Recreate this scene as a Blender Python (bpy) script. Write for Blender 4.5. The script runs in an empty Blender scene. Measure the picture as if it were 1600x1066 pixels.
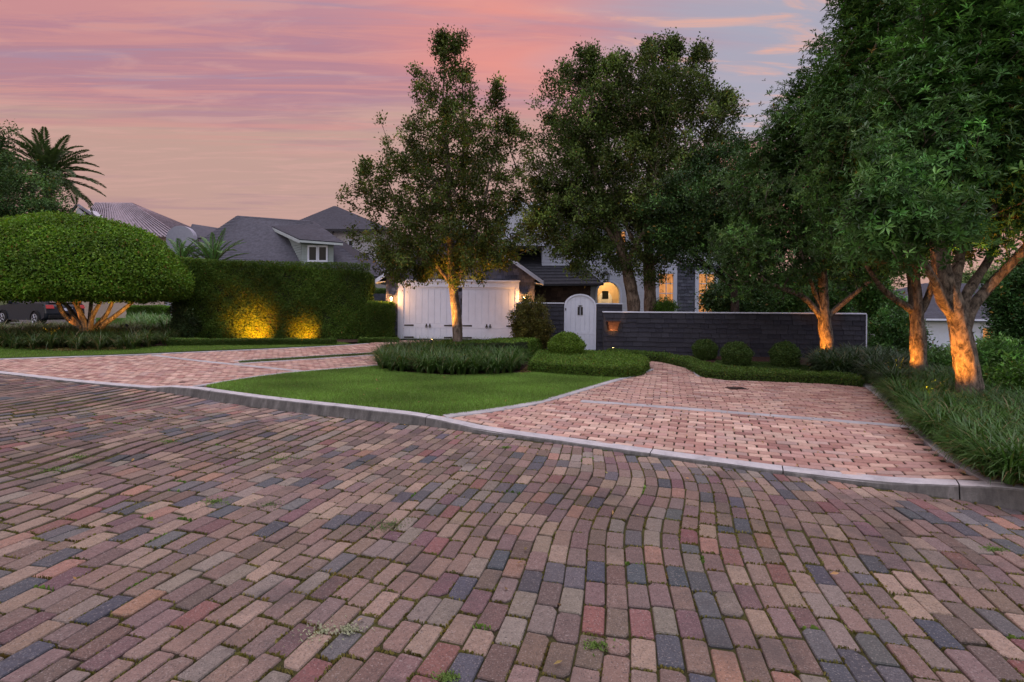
import bpy, bmesh, math, random
import numpy as np
from mathutils import Vector, Matrix
from mathutils.geometry import delaunay_2d_cdt

R = math.radians
rng = np.random.default_rng(7)
random.seed(7)
scene = bpy.context.scene
col = scene.collection

# ------------------------------------------------------------------ camera
CAMH, ROLL, F = 1.6, 0.0097, 800.0
cam_data = bpy.data.cameras.new('camera')
cam_data.lens = 18.0
cam_data.sensor_width = 36.0
cam_data.shift_y = -58 / 1600
cam_data.clip_start = 0.05
cam_data.clip_end = 3000
cam = bpy.data.objects.new('camera', cam_data)
col.objects.link(cam)
cr, sr = math.cos(ROLL), math.sin(ROLL)
cam.matrix_world = Matrix(((cr, -sr, 0, 0), (0, 0, -1, 0), (sr, cr, 0, CAMH), (0, 0, 0, 1)))
scene.camera = cam

# ------------------------------------------------------------------ light and exposure
SUN_EL, SUN_AZ = R(9), R(200)
SKY_GAIN = 1.0
scene.view_settings.view_transform = 'Standard'
scene.view_settings.look = 'None'
scene.view_settings.gamma = 1.0
scene.view_settings.use_curve_mapping = False
scene.view_settings.exposure = 0.0
scene.cycles.max_bounces = 5
scene.cycles.diffuse_bounces = 3
scene.cycles.glossy_bounces = 2
scene.cycles.transmission_bounces = 3
scene.cycles.transparent_max_bounces = 6
scene.cycles.use_denoising = True

sun_data = bpy.data.lights.new('sun', 'SUN')
sun_data.energy = 0.35
sun_data.angle = R(25)
sun_data.color = (1.0, 0.86, 0.78)
sun = bpy.data.objects.new('sun', sun_data)
col.objects.link(sun)
_d = Vector((math.sin(SUN_AZ) * math.cos(SUN_EL), math.cos(SUN_AZ) * math.cos(SUN_EL), math.sin(SUN_EL)))
sun.rotation_euler = _d.to_track_quat('Z', 'Y').to_euler()

world = bpy.data.worlds.new('World')
scene.world = world
world.use_nodes = True
wt = world.node_tree
wt.nodes.clear()


class NT:
    """tiny expression helper for node trees"""
    def __init__(s, tree): s.t = tree
    def n(s, typ, **kw):
        x = s.t.nodes.new(typ)
        for k, v in kw.items(): setattr(x, k, v)
        return x
    def put(s, sock, v):
        if hasattr(v, 'is_output'): s.t.links.new(v, sock)
        else: sock.default_value = v
    def m(s, op, a, b=None, c=None, clamp=False):
        x = s.n('ShaderNodeMath', operation=op, use_clamp=clamp)
        s.put(x.inputs[0], a)
        if b is not None: s.put(x.inputs[1], b)
        if c is not None: s.put(x.inputs[2], c)
        return x.outputs[0]
    def ss(s, v, lo, hi, a=0.0, b=1.0):
        x = s.n('ShaderNodeMapRange', interpolation_type='SMOOTHSTEP')
        s.put(x.inputs[0], v)
        for i, q in enumerate((lo, hi, a, b)): x.inputs[i + 1].default_value = q
        return x.outputs[0]
    def mix(s, f, a, b, mode='MIX'):
        x = s.n('ShaderNodeMix', data_type='RGBA', blend_type=mode)
        s.put(x.inputs[0], f)
        s.put(x.inputs[6], a if hasattr(a, 'is_output') else (*a, 1) if len(a) == 3 else a)
        s.put(x.inputs[7], b if hasattr(b, 'is_output') else (*b, 1) if len(b) == 3 else b)
        return x.outputs[2]
    def noise(s, vec, scale, detail=4, rough=0.5, dist=0.0):
        x = s.n('ShaderNodeTexNoise')
        if vec is not None: s.put(x.inputs['Vector'], vec)
        x.inputs['Scale'].default_value = scale
        x.inputs['Detail'].default_value = detail
        x.inputs['Roughness'].default_value = rough
        x.inputs['Distortion'].default_value = dist
        return x.outputs['Fac']
    def ramp(s, v, stops, interp='LINEAR'):
        x = s.n('ShaderNodeValToRGB')
        x.color_ramp.interpolation = interp
        e = x.color_ramp.elements
        while len(e) > 1: e.remove(e[0])
        e[0].position = stops[0][0]; e[0].color = (*stops[0][1], 1)
        for p, c in stops[1:]:
            k = e.new(p); k.color = (*c, 1)
        s.put(x.inputs[0], v)
        return x.outputs[0]
    def comb(s, x_, y_, z_):
        x = s.n('ShaderNodeCombineXYZ')
        for i, v in enumerate((x_, y_, z_)): s.put(x.inputs[i], v)
        return x.outputs[0]


def S(r, g, b):
    f = lambda c: (c / 255 / 12.92) if c <= 10 else ((c / 255 + .055) / 1.055) ** 2.4
    return (f(r), f(g), f(b))


W = NT(wt)
tc = W.n('ShaderNodeTexCoord')
sep = W.n('ShaderNodeSeparateXYZ')
wt.links.new(tc.outputs['Generated'], sep.inputs[0])
dx, dy, dz = sep.outputs
az = W.m('MULTIPLY', W.m('ARCTAN2', dx, dy), 57.2958)
el = W.m('MULTIPLY', W.m('ARCSINE', dz), 57.2958)
elp = W.m('MAXIMUM', dz, 0.0)
den = W.m('ADD', elp, 0.07)
cx = W.m('DIVIDE', dx, den)
cy = W.m('DIVIDE', dy, den)
streak = W.noise(W.comb(W.m('MULTIPLY', cx, 0.32), W.m('ADD', W.m('MULTIPLY', cy, 1.5), W.m('MULTIPLY', cx, -0.12)), 0.0), 1.7, 7, 0.6, 0.5)
soft = W.noise(W.comb(W.m('MULTIPLY', cx, 0.42), W.m('MULTIPLY', cy, 0.6), 3.3), 1.3, 4, 0.5, 0.3)
fine = W.noise(W.comb(W.m('MULTIPLY', cx, 0.9), W.m('MULTIPLY', cy, 4.0), 7.7), 2.2, 7, 0.6, 0.8)
elw = W.m('ADD', el, W.m('MULTIPLY', W.m('SUBTRACT', streak, 0.5), 9.0))
elw = W.m('ADD', elw, W.m('MULTIPLY', W.m('MAXIMUM', W.m('SUBTRACT', -12.0, az), 0.0), 0.10))
base = W.ramp(W.m('DIVIDE', elw, 90.0, clamp=True), [
    (0.0, S(158, 118, 132)), (0.045, S(170, 126, 134)), (0.10, S(190, 148, 138)), (0.20, S(192, 154, 141)),
    (0.225, S(180, 130, 140)), (0.28, S(180, 128, 142)), (0.36, S(196, 142, 150)), (0.46, S(205, 165, 180)),
    (0.60, S(204, 192, 204)), (1.0, S(204, 198, 212))])
# lighter veils and darker streaks
veil = W.m('MULTIPLY', W.ss(fine, 0.46, 0.66), W.ss(el, 3, 14))
base = W.mix(W.m('MULTIPLY', veil, 0.42), base, S(216, 164, 154))
str2 = W.noise(W.comb(W.m('MULTIPLY', cx, 0.25), W.m('ADD', W.m('MULTIPLY', cy, 2.6), W.m('MULTIPLY', cx, -0.2)), 12.0), 2.6, 8, 0.65, 0.9)
org = W.m('MULTIPLY', W.ss(str2, 0.47, 0.60), W.ss(elw, 14, 20))
base = W.mix(W.m('MULTIPLY', org, 0.55), base, S(214, 146, 138))
gap = W.m('MULTIPLY', W.ss(str2, 0.47, 0.34), W.ss(elw, 17, 24))
base = W.mix(W.m('MULTIPLY', gap, 0.7), base, S(164, 138, 160))
dk = W.m('MULTIPLY', W.ss(streak, 0.52, 0.68), W.ss(el, 26, 6))
base = W.mix(W.m('MULTIPLY', dk, 0.45), base, S(158, 118, 134))
# orange glow patch of cloud near the middle of the view
dist = W.m('POWER', W.m('ADD', W.m('POWER', W.m('DIVIDE', W.m('SUBTRACT', az, -1.0), 14.0), 2.0),
                         W.m('POWER', W.m('DIVIDE', W.m('SUBTRACT', el, 27.0), 6.5), 2.0)), 0.5)
glow = W.m('MULTIPLY', W.ss(dist, 1.5, 0.1), W.ss(streak, 0.25, 0.6))
base = W.mix(W.m('MULTIPLY', glow, 0.85), base, S(236, 148, 132))
# blue-grey clear sky opening to the right
blue = W.m('MULTIPLY', W.ss(W.m('ADD', az, W.m('MULTIPLY', W.m('SUBTRACT', streak, 0.5), 46.0)), 0, 26), W.ss(elw, 9, 17))
base = W.mix(W.m('MULTIPLY', blue, 0.86), base, S(166, 168, 184))
low = W.m('MULTIPLY', W.ss(az, 12, 24), W.ss(elw, 19, 12))
base = W.mix(W.m('MULTIPLY', low, 0.6), base, S(206, 160, 142))
lowr = W.m('MULTIPLY', W.m('MULTIPLY', W.ss(az, 15, 22), W.ss(elw, 18, 14)), W.ss(elw, 3, 9))
base = W.mix(W.m('MULTIPLY', lowr, 0.85), base, S(222, 138, 120))
wisp = W.m('MULTIPLY', W.m('MULTIPLY', W.ss(fine, 0.50, 0.72), W.ss(az, 0, 12)), W.ss(el, 13, 20))
base = W.mix(W.m('MULTIPLY', wisp, 0.8), base, S(240, 172, 142))
back = W.m('MULTIPLY', W.ss(W.m('ABSOLUTE', az), 60, 125), W.ss(el, -2, 8))  # unseen sky behind the view turned lilac to cool the light on fronts
base = W.mix(W.m('MULTIPLY', back, 0.85), base, S(194, 194, 212))
gr = W.ss(el, 0, -4)
base = W.mix(gr, base, (0.06, 0.05, 0.05))
lift = W.m('ADD', 1.0, W.m('MULTIPLY', W.ss(el, 36, 72), 4.4))  # overhead sky out of view brightened to light the scene from above
bg1 = W.n('ShaderNodeBackground')
wt.links.new(base, bg1.inputs[0])
wt.links.new(W.m('MULTIPLY', lift, SKY_GAIN), bg1.inputs[1])
sky = W.n('ShaderNodeTexSky', sky_type='NISHITA')
sky.sun_disc = False
sky.sun_elevation = SUN_EL
sky.sun_rotation = SUN_AZ
bg2 = W.n('ShaderNodeBackground')
wt.links.new(sky.outputs[0], bg2.inputs[0])
bg2.inputs[1].default_value = 0.012
add = W.n('ShaderNodeAddShader')
wt.links.new(bg1.outputs[0], add.inputs[0])
wt.links.new(bg2.outputs[0], add.inputs[1])
wo = W.n('ShaderNodeOutputWorld')
wt.links.new(add.outputs[0], wo.inputs[0])
world.cycles.sampling_method = 'MANUAL'
world.cycles.sample_map_resolution = 512

# ------------------------------------------------------------------ pixel to place
def ray(px, py):
    a, b = (px - 800) / F, (475 - py) / F
    return np.array([cr * a - sr * b, 1.0, sr * a + cr * b])

def at(px, py, z=0.0):
    r = ray(px, py); t = (z - CAMH) / r[2]
    return np.array([r[0] * t, t, z])

def atd(px, py, Y):
    r = ray(px, py)
    return np.array([r[0] * Y, Y, CAMH + r[2] * Y])

def atg(px, py):
    z = 0.1
    for _ in range(6):
        p = at(px, py, z); z = float(ground(p[0], p[1]))
    return np.array([p[0], p[1], z])

def ppoly(pts, fn=None):
    return np.array([(fn or atg)(*p)[:2] for p in pts])

def sm(a, b, x):
    t = np.clip((x - a) / (b - a), 0, 1); return t * t * (3 - 2 * t)

def inside(poly, P):
    x, y = P[:, 0], P[:, 1]
    c = np.zeros(len(P), bool)
    n = len(poly)
    for i in range(n):
        x1, y1 = poly[i][:2]; x2, y2 = poly[(i + 1) % n][:2]
        if y1 == y2: continue
        k = ((y1 > y) != (y2 > y)) & (x < (x2 - x1) * (y - y1) / (y2 - y1) + x1)
        c ^= k
    return c

def scatter(poly, n, r=None):
    r = r or rng
    lo, hi = poly.min(0), poly.max(0)
    out = []
    tot = 0
    while tot < n:
        P = r.uniform(lo, hi, (n * 2, 2))
        P = P[inside(poly, P)]
        out.append(P); tot += len(P)
    return np.concatenate(out)[:n]

# kerb stations: photo x, photo y of the foot, height
KST = [(-900, 512, .03), (-400, 545, .03), (-100, 574, .03), (0, 585, .03), (100, 597, .03), (200, 606.5, .035), (232, 609.5, .045), (262, 614, .11), (300, 620.5, .145),
       (400, 637, .15), (525, 652, .15), (640, 663, .13), (690, 668.5, .095), (740, 676, .06), (790, 682.5, .045), (900, 697, .04),
       (1020, 714.5, .04), (1120, 728, .04), (1200, 739, .04), (1300, 752, .045), (1400, 766, .065), (1450, 773, .09), (1500, 781, .12),
       (1560, 791, .15), (1600, 798, .165), (1720, 822, .165), (1950, 875, .165), (2500, 990, .165)]
K = np.array([list(at(a, b)[:2]) + [h] for a, b, h in KST])
_seg = np.linspace(0, 1, 9)[:-1]
_k = []
for i in range(len(K) - 1):
    p0, p1, p2, p3 = K[max(i - 1, 0)], K[i], K[i + 1], K[min(i + 2, len(K) - 1)]
    for t in _seg[::2]:
        q = p1 + (p2 - p1) * t
        _k.append(q)
_k.append(K[-1])
KD = np.array(_k)
for _ in range(3):
    KD[1:-1, :2] = (KD[:-2, :2] + 2 * KD[1:-1, :2] + KD[2:, :2]) / 4

def kerb_near(x, y):
    x = np.atleast_1d(np.asarray(x, float)); y = np.atleast_1d(np.asarray(y, float))
    best = np.full(x.shape, 1e9); h = np.zeros(x.shape); side = np.zeros(x.shape)
    for i in range(len(KD) - 1):
        ax, ay, ah = KD[i]; bx, by, bh = KD[i + 1]
        ex, ey = bx - ax, by - ay; L2 = ex * ex + ey * ey
        t = np.clip(((x - ax) * ex + (y - ay) * ey) / L2, 0, 1)
        d = np.hypot(x - ax - ex * t, y - ay - ey * t)
        k = d < best
        best = np.where(k, d, best); h = np.where(k, ah + (bh - ah) * t, h)
        side = np.where(k, ex * (y - ay) - ey * (x - ax), side)
    return best * np.sign(side), h

def ground(x, y):
    x = np.atleast_1d(np.asarray(x, float)); y = np.atleast_1d(np.asarray(y, float))
    d, h = kerb_near(x, y)
    g = h + (0.12 - h) * sm(0.12, 2.2, d)
    drop = 3.3 * sm(9, 15, x) * sm(15.5, 27, y)
    g = np.where(d > 0, g, 0.0) - drop
    return g if g.size > 1 else float(g[0])

# ------------------------------------------------------------------ mesh building
ORG = {}
class G:
    """collects quads and triangles (with a colour per vertex) for ONE mesh object"""
    def __init__(s): s.v, s.f, s.c, s.n = [], [], [], 0
    def add(s, v, faces, c=None):
        v = np.asarray(v, float).reshape(-1, 3)
        s.v.append(v); s.f.append((np.asarray(faces, int) + s.n))
        s.c.append(np.ones((len(v), 3)) if c is None else np.broadcast_to(np.asarray(c, float), (len(v), 3)).copy())
        s.n += len(v)
        return s
    def box(s, lo, hi, c=None):
        x0, y0, z0 = lo; x1, y1, z1 = hi
        v = [(x0, y0, z0), (x1, y0, z0), (x1, y1, z0), (x0, y1, z0), (x0, y0, z1), (x1, y0, z1), (x1, y1, z1), (x0, y1, z1)]
        return s.add(v, [(0, 3, 2, 1), (4, 5, 6, 7), (0, 1, 5, 4), (1, 2, 6, 5), (2, 3, 7, 6), (3, 0, 4, 7)], c)
    def prism(s, poly, d, c=None):
        """convex/any polygon (3D points) pushed along vector d"""
        p = np.asarray(poly, float); n = len(p); d = np.asarray(d, float)
        s.add(np.concatenate([p, p + d]), [(i, (i + 1) % n, n + (i + 1) % n, n + i) for i in range(n)], c)
        b = s.n - 2 * n
        s.f.append(np.array([[b + k for k in range(n - 1, -1, -1)]])); s.f.append(np.array([[b + n + k for k in range(n)]]))
        return s
    def tube(s, pts, rad, sides=8, c=None, noise=0.0, cap=True):
        pts = np.asarray(pts, float); n = len(pts); rad = np.broadcast_to(rad, (n,))
        T = np.gradient(pts, axis=0); T /= np.linalg.norm(T, axis=1)[:, None] + 1e-9
        ref = np.array([0, 1.0, 0]) if abs(T[0][1]) < .9 else np.array([1.0, 0, 0])
        V = []
        for i in range(n):
            u = np.cross(T[i], ref); u /= np.linalg.norm(u) + 1e-9; w = np.cross(T[i], u); ref = np.cross(u, T[i])
            for k in range(sides):
                a = 2 * math.pi * k / sides
                rr = rad[i] * (1 + noise * math.sin(3.1 * k + i * 1.7) * .6 + noise * random.uniform(-1, 1) * .7)
                V.append(pts[i] + (u * math.cos(a) + w * math.sin(a)) * rr)
        Fq = [(i * sides + k, i * sides + (k + 1) % sides, (i + 1) * sides + (k + 1) % sides, (i + 1) * sides + k) for i in range(n - 1) for k in range(sides)]
        s.add(V, Fq, c)
        if cap:
            b = s.n - n * sides
            s.f.append(np.array([[b + k for k in range(sides - 1, -1, -1)]])); s.f.append(np.array([[b + (n - 1) * sides + k for k in range(sides)]]))
        return s
    def build(s, name, mat, parent=None, origin=None, smooth=False, kind=None, label=None, cat=None, group=None, bevel=0):
        V = np.concatenate(s.v); C = np.concatenate(s.c)
        if parent is not None: o = np.array(ORG.get(parent.name, (0, 0, 0)), float)
        elif origin is not None: o = np.array(origin, float)
        else:
            o = (V.min(0) + V.max(0)) / 2; o[2] = V[:, 2].min()
            if kind: o[:] = 0
        me = bpy.data.meshes.new(name)
        me.vertices.add(len(V)); me.vertices.foreach_set('co', (V - o).astype(np.float32).ravel())
        idx = np.concatenate([f.ravel() for f in s.f if f.size]); tot = np.concatenate([np.full(len(f), f.shape[1]) for f in s.f if f.size])
        me.loops.add(len(idx)); me.loops.foreach_set('vertex_index', idx.astype(np.int32))
        st = np.concatenate([[0], np.cumsum(tot)[:-1]])
        me.polygons.add(len(tot)); me.polygons.foreach_set('loop_start', st.astype(np.int32)); me.polygons.foreach_set('loop_total', tot.astype(np.int32))
        me.polygons.foreach_set('use_smooth', np.full(len(tot), bool(smooth)))
        me.update(calc_edges=True)
        a = me.color_attributes.new('Col', 'FLOAT_COLOR', 'POINT')
        a.data.foreach_set('color', np.concatenate([C, np.ones((len(C), 1))], 1).astype(np.float32).ravel())
        me.materials.append(mat)
        ob = bpy.data.objects.new(name, me); col.objects.link(ob)
        if parent is not None:
            ob.parent = parent; ORG[ob.name] = tuple(o)
        else:
            ob.location = o; ORG[ob.name] = tuple(o)
        if bevel:
            b = ob.modifiers.new('edge', 'BEVEL'); b.width = bevel; b.segments = 2; b.limit_method = 'ANGLE'
        return tag(ob, label, cat, group, kind)

def tag(o, label=None, cat=None, group=None, kind=None):
    if label: o['label'] = label
    if cat: o['category'] = cat
    if group: o['group'] = group
    if kind: o['kind'] = kind
    return o

def thing(name, loc, label, cat, group=None):
    o = bpy.data.objects.new(name, None); col.objects.link(o); o.location = loc
    o.empty_display_size = .3
    ORG[o.name] = tuple(loc)
    return tag(o, label, cat, group)

# ------------------------------------------------------------------ materials
def new_mat(name):
    m = bpy.data.materials.new(name); m.use_nodes = True
    t = m.node_tree; t.nodes.clear()
    n = NT(t); bs = n.n('ShaderNodeBsdfPrincipled'); out = n.n('ShaderNodeOutputMaterial')
    t.links.new(bs.outputs[0], out.inputs[0])
    pos = n.n('ShaderNodeNewGeometry').outputs['Position']
    return m, n, bs, out, pos

def bump(n, bs, h, strength=.4, dist=.01):
    b = n.n('ShaderNodeBump'); b.inputs['Strength'].default_value = strength; b.inputs['Distance'].default_value = dist
    n.put(b.inputs['Height'], h); n.put(bs.inputs['Normal'], b.outputs[0])

def plain(name, c, rough=.6, var=.15, scale=6, bmp=.15, bscale=60, metal=0, spec=.3, streak=False):
    m, n, bs, out, pos = new_mat(name)
    v = pos
    if streak:
        mp = n.n('ShaderNodeMapping'); mp.inputs['Scale'].default_value = (1, 1, .15); n.put(mp.inputs[0], pos); v = mp.outputs[0]
    a = n.noise(v, scale, 6, .65)
    cc = n.mix(n.ss(a, .25, .75), tuple(x * (1 - var) for x in c), tuple(min(1, x * (1 + var)) for x in c))
    n.put(bs.inputs['Base Color'], cc)
    bs.inputs['Roughness'].default_value = rough; bs.inputs['Metallic'].default_value = metal
    bs.inputs['Specular IOR Level'].default_value = spec
    bump(n, bs, n.noise(pos, bscale, 4, .6), bmp, .006)
    return m

def attr_mat(name, rough=.8, var=.25, scale=25, bmp=.5, bscale=140, spec=.25, pits=0.0, stain=0.0, dist=.004):
    m, n, bs, out, pos = new_mat(name)
    at_ = n.n('ShaderNodeAttribute', attribute_name='Col').outputs['Color']
    a = n.noise(pos, scale, 6, .7)
    c = n.mix(1.0, at_, n.ramp(a, [(.25, (1 - var,) * 3), (.75, (1 + var,) * 3)]), 'MULTIPLY')
    if pits:
        p = n.noise(pos, 105, 5, .85)
        c = n.mix(n.m('MULTIPLY', n.ss(p, .54, .61), pits * .85), c, (.03, .028, .028))
        q = n.noise(pos, 110, 4, .7)
        c = n.mix(n.m('MULTIPLY', n.ss(q, .55, .66), pits * .4), c, (.42, .38, .34))
    if stain:
        p = n.noise(pos, 1.3, 5, .65)
        c = n.mix(n.m('MULTIPLY', n.ss(p, .5, .68), stain), c, (.045, .043, .042))
    n.put(bs.inputs['Base Color'], c)
    bs.inputs['Roughness'].default_value = rough; bs.inputs['Specular IOR Level'].default_value = spec
    bump(n, bs, n.m('ADD', n.noise(pos, bscale, 4, .65), n.m('MULTIPLY', n.noise(pos, bscale * .2, 3, .5), 1.5)), bmp, dist)
    return m

def leaf_mat(name, rough=.55, trans=.24, spec=.22):
    m, n, bs, out, pos = new_mat(name)
    at_ = n.n('ShaderNodeAttribute', attribute_name='Col').outputs['Color']
    n.put(bs.inputs['Base Color'], at_)
    bs.inputs['Roughness'].default_value = rough; bs.inputs['Specular IOR Level'].default_value = spec
    tr = n.n('ShaderNodeBsdfTranslucent')
    n.put(tr.inputs[0], n.mix(1.0, at_, (1.1, 1.2, .6), 'MULTIPLY'))
    mx = n.n('ShaderNodeMixShader'); mx.inputs[0].default_value = trans
    n.t.links.new(bs.outputs[0], mx.inputs[1]); n.t.links.new(tr.outputs[0], mx.inputs[2]); n.t.links.new(mx.outputs[0], out.inputs[0])
    return m

def emit_mat(name, c, s):
    m, n, bs, out, pos = new_mat(name)
    bs.inputs['Base Color'].default_value = (*c, 1); bs.inputs['Emission Color'].default_value = (*c, 1); bs.inputs['Emission Strength'].default_value = s
    return m

def bark_mat(name, c1, c2, scale=9):
    m, n, bs, out, pos = new_mat(name)
    mp = n.n('ShaderNodeMapping'); mp.inputs['Scale'].default_value = (1, 1, .45); n.put(mp.inputs[0], pos)
    a = n.noise(mp.outputs[0], scale, 7, .7, .6)
    c = n.ramp(a, [(.36, c1), (.50, tuple((x + y) / 2 for x, y in zip(c1, c2))), (.60, c2)])
    n.put(bs.inputs['Base Color'], c); bs.inputs['Roughness'].default_value = .85; bs.inputs['Specular IOR Level'].default_value = .2
    bump(n, bs, n.m('ADD', a, n.m('MULTIPLY', n.noise(mp.outputs[0], scale * 5, 5, .7), .5)), 1.0, .06)
    return m

M = {}
M['street_brick'] = attr_mat('street_brick', .75, .24, 26, .8, 120, .3, pits=1.0, stain=.5)
M['drive_brick'] = attr_mat('drive_brick', .75, .2, 30, .5, 120, .25, pits=.25, stain=.12)
M['shingle'] = attr_mat('shingle', .75, .25, 14, .5, 60, .2, dist=.01)
M['leaf'] = leaf_mat('leaf')
M['gloss_leaf'] = leaf_mat('gloss_leaf', .45, .14, .3)
M['blade'] = leaf_mat('blade', .45, .25, .4)
M['bark'] = bark_mat('bark', (.06, .045, .035), (.30, .24, .19))
M['magnolia_bark'] = bark_mat('magnolia_bark', (.045, .036, .030), (.34, .28, .22), 17)
M['dark_bark'] = bark_mat('dark_bark', (.03, .025, .02), (.14, .11, .09))
M['white_paint'] = plain('white_paint', (.67, .72, .84), .45, .05, 3, .05)
M['blue_white'] = plain('blue_white', (.56, .60, .68), .5, .06, 3, .05)
M['black_iron'] = plain('black_iron', (.015, .015, .017), .4, .2, 20, .1, spec=.5)
M['roof_dark'] = plain('roof_dark', (.035, .036, .042), .85, .35, 10, .5, 40)
M['roof_grey'] = plain('roof_grey', (.060, .064, .080), .85, .30, 5, .6, 30)
M['concrete'] = plain('concrete', (.34, .34, .34), .85, .22, 3, .35, 90)
M['glass'] = plain('glass', (.015, .018, .022), .2, .1, 2, 0, spec=.08)
M['brass_box'] = plain('copper', (.11, .055, .04), .55, .3, 12, .2, metal=.6)
# ------------------------------------------------------------------ ground sheets
def soil_mat(name, c1, c2, scale=3, fine=60):
    m, n, bs, out, pos = new_mat(name)
    a = n.m('ADD', n.m('MULTIPLY', n.noise(pos, scale, 6, .6), .6), n.m('MULTIPLY', n.noise(pos, fine, 4, .7), .4))
    n.put(bs.inputs['Base Color'], n.ramp(a, [(.38, c1), (.62, c2)])); bs.inputs['Roughness'].default_value = .95
    bs.inputs['Specular IOR Level'].default_value = .1
    bump(n, bs, n.noise(pos, fine, 5, .7), .8, .02)
    return m

M['mulch'] = soil_mat('mulch', (.022, .014, .011), (.085, .05, .038), 14, 70)
M['joint'] = soil_mat('joint', (.030, .026, .020), (.075, .062, .040), 6, 160)
M['joint_moss'] = soil_mat('joint_moss', (.030, .026, .017), (.095, .098, .030), 3.5, 150)
M['turf'] = soil_mat('turf', (.040, .075, .014), (.075, .130, .025), 4, 160)
M['far_ground'] = soil_mat('far_ground', (.03, .045, .016), (.06, .085, .03), .6, 20)
M['asphalt'] = soil_mat('asphalt', (.10, .10, .10), (.17, .165, .16), 3, 120)

# wide ground to the horizon
gx = np.concatenate([[-1500, -700, -350, -200, -120, -80, -60], np.arange(-46, 46.1, 2), [60, 80, 120, 200, 350, 700, 1500]])
gy = np.concatenate([[-1500, -400, -100, -40, -15, -6], np.arange(-2, 60.1, 2), [75, 100, 150, 250, 500, 1000, 1500]])
GX, GY = np.meshgrid(gx, gy)
gz = np.asarray(ground(GX.ravel(), GY.ravel())) 
kd, _ = kerb_near(GX.ravel(), GY.ravel())
gz = np.where(kd < 2.2, -.09, gz - .06)
nx = len(gx)
fq = [(j * nx + i, j * nx + i + 1, (j + 1) * nx + i + 1, (j + 1) * nx + i) for j in range(len(gy) - 1) for i in range(nx - 1)]
G().add(np.stack([GX.ravel(), GY.ravel(), gz], 1), fq).build('ground', M['far_ground'], origin=(0, 0, 0), kind='structure', smooth=True)

def sheet(name, poly, mat, dz=0.0, step=.5, zf=None, parent=None, kind='structure', label=None):
    poly = np.asarray(poly, float)[:, :2]
    out = []
    for i in range(len(poly)):
        a, b = poly[i], poly[(i + 1) % len(poly)]
        k = max(1, int(np.hypot(*(b - a)) / step))
        out += [a + (b - a) * t / k for t in range(k)]
    o = np.array(out)
    lo, hi = o.min(0), o.max(0)
    X, Y = np.meshgrid(np.arange(lo[0] + step / 2, hi[0], step), np.arange(lo[1] + step / 2, hi[1], step))
    P = np.stack([X.ravel(), Y.ravel()], 1); P = P[inside(o, P)]
    vs = [Vector(p) for p in o] + [Vector(p) for p in P]
    ed = [(i, (i + 1) % len(o)) for i in range(len(o))]
    r = delaunay_2d_cdt(vs, ed, [list(range(len(o)))], 1, 1e-4)
    V = np.array([(v.x, v.y) for v in r[0]])
    z = np.asarray((zf or ground)(V[:, 0], V[:, 1])) + dz
    g = G(); g.add(np.column_stack([V, np.broadcast_to(z, (len(V),))]), [list(f) for f in r[2] if len(f) == 3])
    return g.build(name, mat, parent, origin=None if parent else (0, 0, 0), kind=kind, smooth=True, label=label)

def ribbon(name, pts, width, mat, dz=.012, depth=.12, closed=False, c=None, seg=.4, parent=None, joints=2.2, kind='structure', side=0):
    """concrete strip following the ground; cut into cast lengths"""
    pts = np.asarray(pts, float)[:, :2]
    if len(pts) > 2:
        for _ in range(2):
            q = [pts[0]]
            for i in range(len(pts) - 1):
                q += [pts[i] * .75 + pts[i + 1] * .25, pts[i] * .25 + pts[i + 1] * .75]
            q.append(pts[-1]); pts = np.array(q)
    d = np.concatenate([[0], np.cumsum(np.hypot(*(pts[1:] - pts[:-1]).T))])
    n = max(2, int(d[-1] / seg) + 1)
    s = np.linspace(0, d[-1], n)
    P = np.stack([np.interp(s, d, pts[:, 0]), np.interp(s, d, pts[:, 1])], 1)
    T = np.gradient(P, axis=0); T /= np.linalg.norm(T, axis=1)[:, None]
    N = np.stack([-T[:, 1], T[:, 0]], 1)
    A = P + N * width * (.5 + side * .5); B = P - N * width * (.5 - side * .5)
    za = np.atleast_1d(ground(*A.T)) + dz; zb = np.atleast_1d(ground(*B.T)) + dz
    e = .008
    Ai, Bi = A - N * e, B + N * e
    rings = [np.column_stack([A, za - depth]), np.column_stack([A, za - e]), np.column_stack([Ai, za]), np.column_stack([Bi, zb]), np.column_stack([B, zb - e]), np.column_stack([B, zb - depth])]
    V = np.stack(rings, 1)
    g = G(); per = max(1, int(joints / seg)); i = 0
    while i < n - 1:
        j = min(n - 1, i + per)
        if n - 1 - j < 2: j = n - 1
        blk = V[i:j + 1].copy()
        if j < n - 1: blk[-1] += np.append(-T[j] * .008, 0)
        m_ = len(blk)
        fs = [(a * 6 + k, a * 6 + k + 1, (a + 1) * 6 + k + 1, (a + 1) * 6 + k) for a in range(m_ - 1) for k in range(5)]
        g.add(blk.reshape(-1, 3), fs, c)
        b0 = g.n - m_ * 6
        g.f.append(np.array([[b0 + k for k in range(6)]])); g.f.append(np.array([[b0 + (m_ - 1) * 6 + k for k in range(5, -1, -1)]]))
        i = j
    return g.build(name, mat, parent, origin=None if parent else (0, 0, 0), kind=kind)

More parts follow.
